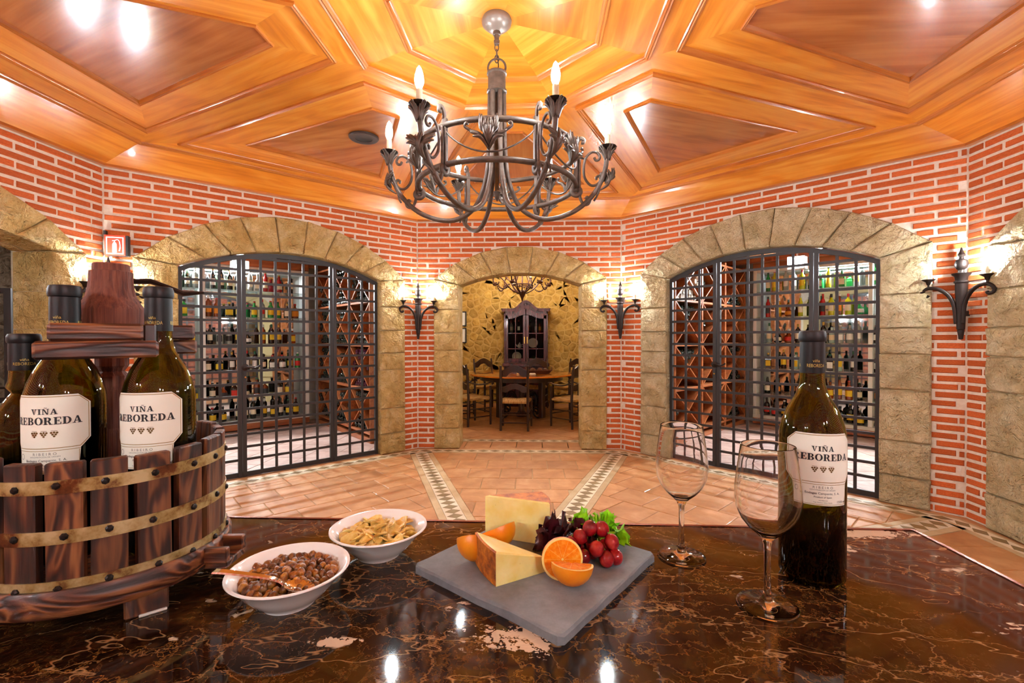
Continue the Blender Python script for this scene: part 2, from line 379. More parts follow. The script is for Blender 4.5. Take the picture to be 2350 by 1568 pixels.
for i in range(8):
    a=Vector(oct_ccw[i]);c=Vector(oct_ccw[(i+1)%8]);d=(c-a).normalized();n=Vector((-d.y,d.x));ang=atan2(d.y,d.x)
    mid=(Vector(inner[i])+Vector(inner[(i+1)%8]))/2
    front=mid.y>-.5
    reg=radial_sector(i)
    for r in range(10):
        for k in range(-6,7):
            x0=(k-.5+(.5 if r%2 else 0))*TS; y0=r*(TS+.01)
            loc=[(x0+gap/2,y0+gap/2),(x0+TS-gap/2,y0+gap/2),(x0+TS-gap/2,y0+TS+.01-gap/2),(x0+gap/2,y0+TS+.01-gap/2)]
            pw=[tuple(mid+d*px+n*py) for px,py in loc]
            pc=clip_convex(pw,ccw(reg)) if len(reg)>2 else []
            if len(pc)<3 or abs(parea(pc))<.004: continue
            if front: slab('floor_tile',pc,-.006,random.uniform(-.001,.0012),ang,M['tile'],FLOOR,.004)
            else: stuff.prism(pc,-.006,0)
    # border along the wall: outer travertine, pale band with diamonds, thin line
    p,q=outer[i],outer[(i+1)%8]
    bd=lambda o:offset(oct_ccw,o)
    o0,o1,o2,o3,o4=bd(-.04),bd(BO),bd(BO+.025),bd(BO+.125),bd(BO+BW)
    for (A,Bq,mt,nm) in ((o0,o1,'tile','edge_tile'),(o1,o2,'inlay_mid','border_strip'),(o2,o3,'inlay_light','border_band'),(o3,o4,'inlay_mid','border_strip')):
        slab(nm,[A[i],A[(i+1)%8],Bq[(i+1)%8],Bq[i]],-.006,-.0005,ang,M[mt],FLOOR)
    if front:
        mA,mB=offset(oct_ccw,BO+.075)[i],offset(oct_ccw,BO+.075)[(i+1)%8]
        diamonds(mA,mB,.092,round((Vector(mB)-Vector(mA)).length/.14),FLOOR)
    # radial band from the corner to the centre
    a=Vector(inner[i]);dirv=a.normalized();e=dirv*.35
    for w0,w1,mt,nm in ((-SW+.004,-.075,'inlay_mid','band_strip'),(-.072,.072,'inlay_light','band_field'),(.075,SW-.004,'inlay_mid','band_strip')):
        strip(tuple(a*1.0),tuple(e),w0,w1,FLOOR,M[mt],nm,-.0005)
    if a.y>0: diamonds(tuple(a*.99),tuple(dirv*1.1),.135,round((a.length-1.1)/.105),FLOOR)
if stuff.v: tag(stuff.build('floor_tile_field',M['tile'],FLOOR),kind='stuff')
# ---- ceiling
CEIL=empty('ceiling'); tag(CEIL,kind='structure')
ZC=3.016
b=B(); b.prism([(x*1.1,y*1.1) for x,y in oct_ccw],ZC+.035,ZC+.09); b.build('ceiling_deck',M['panel'],CEIL)
NARROW=dict(fi=(.974,.245),fo=(2.87,1.10),bi=(1.26,.085),bo=(2.57,.69))
WIDE=dict(fi=(.965,.308),fo=(2.913,1.047),bi=(1.262,.11),bo=(2.567,.615))
K1=(3.1,1.284); R2=(.848,.319); R1=(.552,.207)
def octo(k): a,bb=k; return [(a,bb),(bb,a),(-bb,a),(-a,bb),(-a,-bb),(-bb,-a),(bb,-a),(a,-bb)]
def rot2(p,t): return (p[0]*cos(t)-p[1]*sin(t),p[0]*sin(t)+p[1]*cos(t))
def cslab(name,poly,z,ang,mat,th=.03): return slab(name,poly,z,z+th,ang,M[mat],CEIL)
def moulding(name,poly,z,prof,parent,mat,closed=True):
    poly=ccw(poly); n=len(poly); offs=[offset(poly,o) for o,_ in prof]
    for i in range(n):
        p=Vector(poly[i]);q=Vector(poly[(i+1)%n]);ang=atan2(q.y-p.y,q.x-p.x);c,s=cos(-ang),sin(-ang);cx,cy=(p+q)/2
        vs=[]
        for k,(o,dz) in enumerate(prof):
            for P in (offs[k][i],offs[k][(i+1)%n]): vs.append(((P[0]-cx)*c-(P[1]-cy)*s,(P[0]-cx)*s+(P[1]-cy)*c,z+dz))
        m=len(prof); fs=[(2*k,2*k+2,2*k+3,2*k+1) for k in range(m-1)]+[(0,1,2*m-1,2*m-2)]
        fs+=[tuple(range(0,2*m,2))[::-1],tuple(range(1,2*m,2))]
        b=B(); b.add(vs,fs); b.build(name,mat,parent,(cx,cy,0),ang)
PROF=[(0,.004),(0,-.012),(.006,-.018),(.012,-.012),(.015,-.012),(.021,-.017),(.027,-.01),(.032,-.008),(.038,-.003),(.040,.006)]
PROFB=[(0,.004),(0,-.010),(.005,-.015),(.010,-.010),(.016,-.013),(.022,-.006),(.030,.008)]
for d8 in range(8):
    t=d8*pi/4; S=NARROW if d8%2==0 else WIDE
    T=lambda r,s:rot2((r,s),t)
    fi,fo,bi,bo=S['fi'],S['fo'],S['bi'],S['bo']
    ang=t+pi/2
    # border boards of the coffer, mitred
    cslab('board',[T(fi[0],-fi[1]),T(bi[0],-bi[1]),T(bi[0],bi[1]),T(fi[0],fi[1])],ZC+.004,ang,'honey')
    cslab('board',[T(fo[0],-fo[1]),T(fo[0],fo[1]),T(bo[0],bo[1]),T(bo[0],-bo[1])],ZC+.004,ang,'honey')
    for sg in (-1,1):
        sl=atan2((fo[1]-fi[1])*sg,fo[0]-fi[0])+t
        cslab('board',[T(fi[0],sg*fi[1]),T(fo[0],sg*fo[1]),T(bo[0],sg*bo[1]),T(bi[0],sg*bi[1])],ZC+.004,sl,'honey')
    cslab('field_panel',[T(bi[0],-bi[1]),T(bo[0],-bo[1]),T(bo[0],bo[1]),T(bi[0],bi[1])],ZC+.014,t+random.choice((0,.5,-.4)),'panel',.02)
    moulding('moulding',[T(fi[0],-fi[1]),T(fo[0],-fo[1]),T(fo[0],fo[1]),T(fi[0],fi[1])],ZC,PROF,CEIL,M['mould'])
    moulding('moulding',[T(bi[0],-bi[1]),T(bo[0],-bo[1]),T(bo[0],bo[1]),T(bi[0],bi[1])],ZC+.006,PROFB,CEIL,M['mould'])
    # strips along the cornice and along the ring
    O=octo(K1);Q=octo(R2);P1=octo(R1)
    i0=(7+d8)%8; i1=d8%8            # octo corners either side of direction t (0 -> (a,-b),(a,b))
    cA,cB=O[i0],O[i1]; rA,rB=Q[i0],Q[i1]; sA,sB=P1[i0],P1[i1]
    cslab('board',[cA,cB,T(fo[0],fo[1]),T(fo[0],-fo[1])],ZC,ang,'honey')
    cslab('board',[rA,T(fi[0],-fi[1]),T(fi[0],fi[1]),rB],ZC,ang,'honey')
    # rib between this bay and the next
    S2=WIDE if d8%2==0 else NARROW; t2=t+pi/4; T2=lambda r,s:rot2((r,s),t2)
    cslab('rib_board',[rB,T(fi[0],fi[1]),T(fo[0],fo[1]),cB,T2(S2['fo'][0],-S2['fo'][1]),T2(S2['fi'][0],-S2['fi'][1])],ZC,t+pi/8,'honey')
    # raised ring and fan
    b=B(); c,s=cos(-ang),sin(-ang)
    L=lambda p,z:(p[0]*c-p[1]*s,p[0]*s+p[1]*c,z)
    b.add([L(rA,ZC),L(rB,ZC),L(sB,ZC+.028),L(sA,ZC+.028),L(rA,ZC+.034),L(rB,ZC+.034)],[(0,3,2,1),(0,1,5,4)]); b.build('ring_board',M['honey'],CEIL,rz=ang)
    b=B(); b.add([L(sA,ZC+.024),L(sB,ZC+.024),(0,0,ZC+.03)],[(0,2,1)]); b.build('fan_board',M['honey'],CEIL,rz=ang)
    # cornice
    w0,w1=oct_ccw,offset(oct_ccw,.05)
# which octagon edge faces direction t
PC=[(x,dz*1.1) for x,dz in PROF]
moulding('ring_moulding',octo(R2),ZC+.002,PC,CEIL,M['mould'])
moulding('ring_moulding',octo(R1),ZC+.027,PC,CEIL,M['mould'])
moulding('cornice_moulding',[(x*1.0,y*1.0) for x,y in octo(K1)],ZC,PC,CEIL,M['mould'])
O=octo(K1); w1=offset(oct_ccw,.045)
for i in range(8):
    # match the cornice octagon corner nearest in angle to each wall corner
    p,q=Vector(w1[i]),Vector(w1[(i+1)%8])
    near=lambda c:min(O,key=lambda o:(Vector(o).normalized()-c.normalized()).length)
    a,c_=near(p),near(q); ang=atan2(q.y-p.y,q.x-p.x);c,s=cos(-ang),sin(-ang)
    L=lambda p,z:(p[0]*c-p[1]*s,p[0]*s+p[1]*c,z)
    b=B(); b.add([L(p,HW+.012),L(q,HW+.012),L(c_,ZC-.002),L(a,ZC-.002)],[(0,1,2,3)]); b.build('cornice_board',M['honey'],CEIL,rz=ang)
    ow,oq=oct_ccw[i],oct_ccw[(i+1)%8]
    b=B(); b.add([L(p,HW+.012),L(q,HW+.012),L(p,HW-.008),L(q,HW-.008),L(ow,HW-.008),L(oq,HW-.008)],[(0,2,3,1),(2,4,5,3)]); b.build('cornice_lip',M['mould'],CEIL,rz=ang)
# ceiling speaker
sp=empty('ceiling_speaker',(-1.21,1.30,ZC+.004)); tag(sp,'round black loudspeaker set flush in the ceiling panel left of the chandelier','speaker')
b=B(); b.lathe([(.068,-.012),(.11,-.014),(.118,-.006),(.118,.002),(.068,.002),(.068,-.012)],32,False); b.build('rim',simple('speaker_rim','#2A1A14',.4),sp,smooth=40)
b=B(); b.lathe([(0,-.006),(.03,-.007),(.069,-.009)],32,False); b.build('grille',simple('speaker_grille','#26282A',.3,.7),sp,smooth=True)

# ---- walls with arches
def arc_pts(half,z0,crown,n):
    R=(half*half+(crown-z0)**2)/(2*(crown-z0)); zc=crown-R; a=math.asin(min(1,half/R))
    return [(R*sin(-a+2*a*i/n),zc+R*cos(-a+2*a*i/n)) for i in range(n+1)]
def arc_z(u,half,z0,crown):
    if abs(u)>half: return 0
    R=(half*half+(crown-z0)**2)/(2*(crown-z0)); return crown-R+sqrt(max(0,R*R-u*u))
CO,BL,BH,JT=.0645,.285,.043,.0215
brick_meshes=[]
for k in range(5):
    b=B(); r=random.Random(k); b.bbox(-.5,.5,-.006-r.uniform(0,.004),.02,-.5,.5,.0)
    # unit brick: chamfer scaled for a 0.262 x 0.043 face
    b=B(); j=lambda a:r.uniform(-a,a); d=.007+r.uniform(0,.005)
    fx,fz=.024,.12
    ring0=[(-.5,-.5),(.5,-.5),(.5,.5),(-.5,.5)]; ring1=[(-.5+fx+j(.01),-.5+fz+j(.05)),(.5-fx+j(.01),-.5+fz+j(.05)),(.5-fx+j(.01),.5-fz+j(.05)),(-.5+fx+j(.01),.5-fz+j(.05))]
    mid=[(0+j(.1),-.5+fz*.5+j(.04)),(0+j(.1),.5-fz*.5+j(.04))]
    vs=[(x,.03,z) for x,z in ring0]+[(x,-.003,z) for x,z in ring0]+[(x,-d+j(.002),z) for x,z in ring1]
    b.add(vs,[(0,4,5,1)[::-1],(1,5,6,2)[::-1],(2,6,7,3)[::-1],(3,7,4,0)[::-1],(4,8,9,5)[::-1],(5,9,10,6)[::-1],(6,10,11,7)[::-1],(7,11,8,4)[::-1],(8,11,10,9)[::-1]])
    me=b.mesh('brick'); me.materials.append(M['brick']); brick_meshes.append(me)
def stone(name,poly,y0,y1,mat,parent,smoothface=False,rough=.012):
    # poly in (u,z); front at y0, back at y1
    poly=ccw(poly); cx=sum(p[0] for p in poly)/len(poly); cz=sum(p[1] for p in poly)/len(poly); n=len(poly)
    lp=[(x-cx,z-cz) for x,z in poly]; q=offset(lp,.012); g=offset(lp,.003)
    # subdivide each side once so that the edge can wobble
    def sub(P): 
        out=[]
        for i in range(n):
            a,c=P[i],P[(i+1)%n]; out+=[a,((a[0]+c[0])/2,(a[1]+c[1])/2)]
        return out
    g2,q2=sub(g),sub(q); m=2*n; rr=0 if smoothface else rough
    R=random.uniform
    vs=[(x,y1,z) for x,z in g2]+[(x+R(-.004,.004),y0+.012,z+R(-.004,.004)) for x,z in g2]+[(x+R(-.004,.004),y0+R(-rr,rr*.6),z+R(-.004,.004)) for x,z in q2]+[(R(-.03,.03),y0-rr*1.2,R(-.02,.02))]
    fs=[(i,(i+1)%m,m+(i+1)%m,m+i)[::-1] for i in range(m)]+[(m+i,m+(i+1)%m,2*m+(i+1)%m,2*m+i)[::-1] for i in range(m)]+[(2*m+i,2*m+(i+1)%m,3*m)[::-1] for i in range(m)]
    b=B(); b.add([(x,-y,z) if False else (x,y,z) for x,y,z in vs],[f[::-1] for f in fs]); return b.build(name,mat,parent,(cx,0,cz))
WALLS=[]
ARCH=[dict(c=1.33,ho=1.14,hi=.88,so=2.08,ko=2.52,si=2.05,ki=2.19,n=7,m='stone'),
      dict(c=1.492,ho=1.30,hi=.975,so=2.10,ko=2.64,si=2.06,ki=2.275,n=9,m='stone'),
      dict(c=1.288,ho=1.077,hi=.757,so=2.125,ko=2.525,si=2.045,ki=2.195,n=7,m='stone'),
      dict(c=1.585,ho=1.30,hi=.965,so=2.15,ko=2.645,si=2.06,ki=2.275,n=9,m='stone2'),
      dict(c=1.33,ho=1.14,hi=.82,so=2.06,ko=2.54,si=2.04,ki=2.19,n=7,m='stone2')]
JZ=[0,.245,.55,.975,1.235,1.45,1.745]
SIDES=['left','front_left','front','front_right','right','back_right','back','back_left']
for i in range(8):
    a,c=Vector(CN[i]),Vector(CN[(i+1)%8]); L=(c-a).length; rz=atan2((c-a).y,(c-a).x)
    if i>=5:
        m=Mt('far_brickwork',.9); v=m.coord(rand=False,kind='Object'); mp=m.n('Mapping'); mp.inputs['Rotation'].default_value=(pi/2,0,0); m.l(v,mp.inputs[0])
        bt=m.n('TexBrick'); m.l(mp.outputs[0],bt.inputs['Vector']); bt.inputs['Color1'].default_value=lin('#C44A28'); bt.inputs['Color2'].default_value=lin('#B24022'); bt.inputs['Mortar'].default_value=lin('#E0CAB4')
        bt.inputs['Scale'].default_value=1; bt.inputs['Brick Width'].default_value=.285; bt.inputs['Row Height'].default_value=.0645; bt.inputs['Mortar Size'].default_value=.01; m.col(bt.outputs[0])
        b=B(); b.box(0,L,0,.3,0,HW+.2); W=b.build('wall_'+SIDES[i],m.m,None,(a.x,a.y,0),rz); tag(W,kind='structure'); WALLS.append(W); continue
    A=ARCH[i]; ac=A['c']; DP=.10 if i in (1,3) else .29
    # mortar sheet with the opening, as columns
    us=sorted(set([0,L,ac-A['ho']+.03,ac+A['ho']-.03]+[ac+A['ho']*.97*k/16 for k in range(-16,17)]))
    b=B(); zin=lambda u:(arc_z(u-ac,A['ho']-.03,A['so']-.03,A['ko']-.04) if abs(u-ac)<A['ho']-.03+1e-6 else 0)
    for u0,u1 in zip(us,us[1:]):
        mid=(u0+u1)/2
        if abs(mid-ac)<A['ho']-.03:
            z0,z1=max(zin(u0),A['so']-.03),max(zin(u1),A['so']-.03)
        else: z0=z1=0
        b.add([(u0,0,z0),(u1,0,z1),(u1,0,HW+.2),(u0,0,HW+.2),(u0,DP,z0),(u1,DP,z1),(u1,DP,HW+.2),(u0,DP,HW+.2)],[(0,1,2,3),(5,4,7,6),(4,5,1,0)])
    W=b.build('wall_'+SIDES[i],M['mortar'],None,(a.x,a.y,0),rz); tag(W,kind='structure'); WALLS.append(W)
    # bricks
    rows=int(HW/CO)+1; r=random.Random(i)
    for row in range(rows):
        z=row*CO+JT/2; zt=min(z+BH,HW); zm=(z+zt)/2
        if zt-z<.012: continue
        # spans outside the arch
        if zm<A['so']: spans=[(0,ac-A['ho']+.02),(ac+A['ho']-.02,L)]
        elif zm<A['ko']-.005:
            R=(A['ho']**2+(A['ko']-A['so'])**2)/(2*(A['ko']-A['so'])); zc=A['ko']-R; h=sqrt(max(0,R*R-(zm-zc)**2)); spans=[(0,ac-h+.01),(ac+h-.01,L)]
        else: spans=[(0,L)]
        off=(.14 if row%2 else 0)+(.06 if i%2 else 0)
        for s0,s1 in spans:
            k=int((s0-off)/BL)-1
            while True:
                x0=off+k*BL+r.uniform(-.006,.006); x1=x0+BL-JT; k+=1
                if x0>s1: break
                e0=JT/2 if s0==0 else 0; e1=JT/2 if s1==L else 0
                p0,p1=max(x0,s0+e0),min(x1,s1-e1)
                if p1-p0<.022: continue
                if p1-p0<.05 and r.random()<.4: continue
                ob('brick',r.choice(brick_meshes),None,W,((p0+p1)/2,0,(z+zt)/2+r.uniform(-.0015,.0015)),0,(p1-p0,1,(zt-z)*r.uniform(.94,1.04)))
    # arch: mortar core, voussoirs, jamb stones
    n=A['n']; oi=arc_pts(A['hi'],A['si'],A['ki'],n); oo=arc_pts(A['ho'],A['so'],A['ko'],n)
    b=B(); core=lambda P,y0,y1:b.add([(u,y0,z) for u,z in P]+[(u,y1,z) for u,z in P],[tuple(range(len(P))),tuple(range(len(P),2*len(P)))[::-1]]+[(k,(k+1)%len(P),len(P)+(k+1)%len(P),len(P)+k)[::-1] for k in range(len(P))])
    for k in range(n): core([(ac+oi[k][0],oi[k][1]+.008),(ac+oi[k+1][0],oi[k+1][1]+.008),(ac+oo[k+1][0],oo[k+1][1]-.008),(ac+oo[k][0],oo[k][1]-.008)],-.016,DP-.02)
    for sg in (-1,1): 
        P=[(ac+sg*(A['hi']+.008),0),(ac+sg*(A['ho']-.008),0),(ac+sg*(A['ho']-.008),A['so']),(ac+sg*(A['hi']+.008),A['si'])]
        core(P if sg>0 else P[::-1],-.016,DP-.02)
    b.build('arch_mortar',M['joint'],W)
    for k in range(n):
        key=(k==n//2)
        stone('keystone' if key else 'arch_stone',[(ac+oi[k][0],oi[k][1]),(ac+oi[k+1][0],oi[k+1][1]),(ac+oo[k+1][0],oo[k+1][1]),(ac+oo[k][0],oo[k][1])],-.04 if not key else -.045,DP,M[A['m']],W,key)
    for sg in (-1,1):
        zs=[max(0,z+(r.uniform(-.03,.03) if z else 0)) for z in JZ]
        for k,z in enumerate(zs):
            if k+1<len(zs): P=[(A['hi'],z),(A['ho'],z),(A['ho'],zs[k+1]),(A['hi'],zs[k+1])]
            else: P=[(A['hi'],z),(A['ho'],z),(A['ho'],A['so']),(A['hi'],A['si'])]
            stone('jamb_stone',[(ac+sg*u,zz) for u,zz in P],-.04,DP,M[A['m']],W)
# ================================================================== iron gates
def wall_frame(i): a,c=Vector(CN[i]),Vector(CN[(i+1)%8]); return a,(c-a).length,atan2((c-a).y,(c-a).x)
def make_gate(i,posts,label,handle_u,flip):
    a,L,rz=wall_frame(i); A=ARCH[i]; ac=A['c']; u=Vector((cos(rz),sin(rz))); o=Vector((-sin(rz),cos(rz)))
    base=a+u*ac+o*.055
    g=empty('iron_gate',(base.x,base.y,0),rz); tag(g,label,'gate','lattice gates of the wine cellars')
    hi=A['hi']-.004; zt=lambda x:arc_z(x,A['hi'],A['si'],A['ki'])-.008
    t=.009; fe=M['iron']
    b=B(); b.box(-hi,hi,-t,t,.004,.05); b.build('bottom_rail',fe,g)
    # arched head rail
    P=arc_pts(hi,A['si']-.008,A['ki']-.008,20); b=B()
    for p,q in zip(P,P[1:]):
        b.add([(p[0],-.016,p[1]-.045),(q[0],-.016,q[1]-.045),(q[0],-.016,q[1]),(p[0],-.016,p[1]),(p[0],.016,p[1]-.045),(q[0],.016,q[1]-.045),(q[0],.016,q[1]),(p[0],.016,p[1])],[(0,1,2,3),(5,4,7,6),(4,5,1,0),(3,2,6,7)])
    b.build('head_rail',fe,g)
    edges=[(-hi,-hi+.03)]
    for p0,p1 in posts:
        m=(p0+p1)/2-ac
        edges+=[(p0-ac,m-.003),(m+.003,p1-ac)]
    edges.append((hi-.03,hi))
    for k,(x0,x1) in enumerate(edges):
        b=B(); b.box(x0,x1,-.018,.018,.004,zt((x0+x1)/2)-.01); b.build('post',fe,g)
    panels=[(edges[0][1],edges[1][0]),(edges[2][1],edges[3][0]),(edges[4][1],edges[5][0])]
    for x0,x1 in panels:
        n=max(2,round((x1-x0)/.136)); st=(x1-x0)/n
        for k in range(1,n):
            x=x0+st*k; b=B(); b.box(x-.0125,x+.0125,-.005,.005,.04,zt(x)-.03); b.build('vertical_bar',fe,g)
        z=.05+.125
        while z<A['ki']-.06:
            # trim the bar under the arch
            xa,xb=x0,x1
            while xa<xb and zt(xa)-.03<z: xa+=.01
            while xb>xa and zt(xb)-.03<z: xb-=.01
            if xb-xa>.05: b=B(); b.box(xa,xb,-.011,-.004,z-.0125,z+.0125); b.build('horizontal_bar',fe,g)
            z+=.1265
    # handle and lock
    hx=handle_u-ac; s=-1 if flip else 1
    b=B(); b.lathe([(0,-.012),(.032,-.012),(.036,0),(0,.0)],16,False); 
    rose=B(); rose.m=Matrix.Translation((hx,-.022,1.10))@Matrix.Rotation(pi/2,4,'X'); rose.lathe([(0,.0),(.03,.0),(.034,.008),(.018,.014),(0,.016)],16); rose.build('handle_rose',M['darkiron'],g,smooth=40)
    b=B(); b.tube(bez([(hx,-.03,1.10),(hx,-.06,1.10),(hx+s*.03,-.068,1.103),(hx+s*.075,-.066,1.09),(hx+s*.115,-.062,1.105),(hx+s*.125,-.06,1.12)],6),[.008]*1+[.009]*29+[.006],8); b.build('handle',M['darkiron'],g,smooth=True)
    b=B(); b.box(hx-.012,hx+.012,-.026,-.018,.97,1.05); b.build('lock_plate',fe,g)
    b=B(); b.m=Matrix.Translation((hx,-.03,1.0))@Matrix.Rotation(pi/2,4,'X'); b.lathe([(.009,-.004),(.009,.006),(0,.006)],12); b.build('lock_cylinder',simple('brass','#C9A45A',.25,.9),g,smooth=40)
    return g
make_gate(1,[(.998,1.075),(1.905,1.978)],'black iron lattice gate under the stone arch left of the dining room',1.062,False)
make_gate(3,[(1.118,1.195),(2.015,2.09)],'black iron lattice gate under the stone arch right of the dining room',1.14,False)

# ================================================================== cellars
BOT={}
def bottle_proto(kind):
    # profile (r,z), cap from, label band
    P={'wine':([(0,0),(.036,0),(.038,.006),(.038,.19),(.034,.212),(.018,.232),(.0145,.245),(.0145,.30)],(.255,.302,.0155),(.06,.155)),
       'port':([(0,0),(.040,0),(.043,.008),(.042,.15),(.036,.175),(.02,.195),(.017,.205),(.019,.225),(.016,.25)],(.232,.262,.0165),(.045,.125)),
       'tall':([(0,0),(.032,0),(.034,.006),(.033,.21),(.027,.232),(.016,.255),(.014,.32)],(.285,.325,.0155),(.06,.16)),
       'squat':([(0,0),(.045,0),(.058,.02),(.060,.06),(.048,.10),(.024,.125),(.017,.14),(.016,.185)],(.165,.20,.02),(.03,.085)),
       'cask':([(0,0),(.05,0),(.052,.01),(.052,.12),(.044,.145),(.022,.165),(.016,.175),(.016,.21)],(.195,.225,.019),(.03,.11)),
       'square':([(0,0),(.042,0),(.045,.006),(.045,.15),(.038,.168),(.018,.185),(.0155,.195),(.0155,.23)],(.21,.245,.019),(.035,.125))}[kind]
    prof,cap,lab=P; n=4 if kind=='square' else 14; ph=pi/4 if n==4 else 0
    b=B(); b.m=Matrix.Rotation(ph,4,'Z'); k=1.25 if n==4 else 1
    b.lathe([(r*k,z) for r,z in prof],n if n>4 else 4); body=b.mesh('bottle_body',50)
    b=B(); b.lathe([(cap[2],cap[0]),(cap[2]*1.05,cap[1]-.004),(cap[2]*.9,cap[1]),(0,cap[1])],12); capm=b.mesh('cap',50)
    b=B(); R=max(r for r,z in prof)+.0008
    if n==4: h=.045*1.25*cos(pi/4)+.001; b.add([(-h*.85,-h,lab[0]),(h*.85,-h,lab[0]),(h*.85,-h,lab[1]),(-h*.85,-h,lab[1])],[(0,1,2,3)])
    else:
        vs=[];fs=[]; m=10
        # follow the body radius at the label ends
        def rad(z):
            for (r0,z0),(r1,z1) in zip(prof,prof[1:]):
                if z0<=z<=z1 and z1>z0: return r0+(r1-r0)*(z-z0)/(z1-z0)
            return R
        zs=[lab[0]+(lab[1]-lab[0])*q/4 for q in range(5)]
        for z in zs:
            for q in range(m+1): t=-pi/2-1.15+2.3*q/m; vs.append(((rad(z)+.0009)*cos(t),(rad(z)+.0009)*sin(t),z))
        for j in range(4):
            for q in range(m): fs.append((j*(m+1)+q,j*(m+1)+q+1,(j+1)*(m+1)+q+1,(j+1)*(m+1)+q))
        b.add(vs,fs)
    labm=b.mesh('label',True)
    BOT[kind]=(body,capm,labm)
for k in ('wine','port','tall','squat','cask','square'): bottle_proto(k)
def bm(n,c,r=.12,**kw): return simple('bottle_'+n,c,r,0,coat=.4,**kw)
BC={'dark green':bm('dark_green','#10180C'),'black':bm('black','#0E0C0C'),'amber':bm('amber','#7A3208'),'bright green':bm('bright_green','#1E7A34'),
    'clear':bm('clear','#C9CFC8',.05,**{'Transmission Weight':.5}),'golden':bm('golden','#C8860C'),'yellow':bm('yellow','#C8C41C'),'red':bm('red','#A01414'),'brown':bm('brown','#2A140A'),'pale blue':bm('pale_blue','#A8C4BE')}
LC={'cream':simple('label_cream','#EDE2C4',.6),'yellow':simple('label_yellow','#E2BE22',.6),'white':simple('label_white','#F2F0EA',.6),'orange':simple('label_orange','#DE8A14',.6),'red':simple('label_red','#C4281C',.6),'black':simple('label_black','#1A1616',.5)}
CC=[simple('cap_black','#161414',.4),simple('cap_gold','#B08A3A',.35,.6),simple('cap_red','#A81C18',.4),simple('cap_green','#14502C',.4),simple('cap_white','#E4E0D8',.4)]
ORD=['first','second','third','fourth','fifth','sixth','seventh','eighth','ninth','tenth','eleventh','twelfth','thirteenth','fourteenth','fifteenth','sixteenth','seventeenth','eighteenth','nineteenth','twentieth']
def place_bottle(kind,glass,lab,cap,loc,rz,label,group,sc=1.0):
    body,capm,labm=BOT[kind]
    def inst(me,mat):
        key=(me.name,mat.name)
        if key not in BOT: c=me.copy(); c.materials.clear(); c.materials.append(mat); BOT[key]=c
        return BOT[key]
    o=ob('bottle',inst(body,BC[glass]),None,None,loc,rz,(sc,)*3); tag(o,label,'bottle',group)
    ob('cap',inst(capm,cap),None,o); ob('label',inst(labm,LC[lab]),None,o)
    return o
GLW=['dark green','black','amber','bright green','clear','golden','brown','red']
SHZ=[.16,.50,.90,1.30,1.70,2.10]
def W2(i,u,v):
    a,L,rz=wall_frame(i); d=Vector((cos(rz),sin(rz))); o=Vector((-sin(rz),cos(rz))); p=a+d*u+o*v; return p
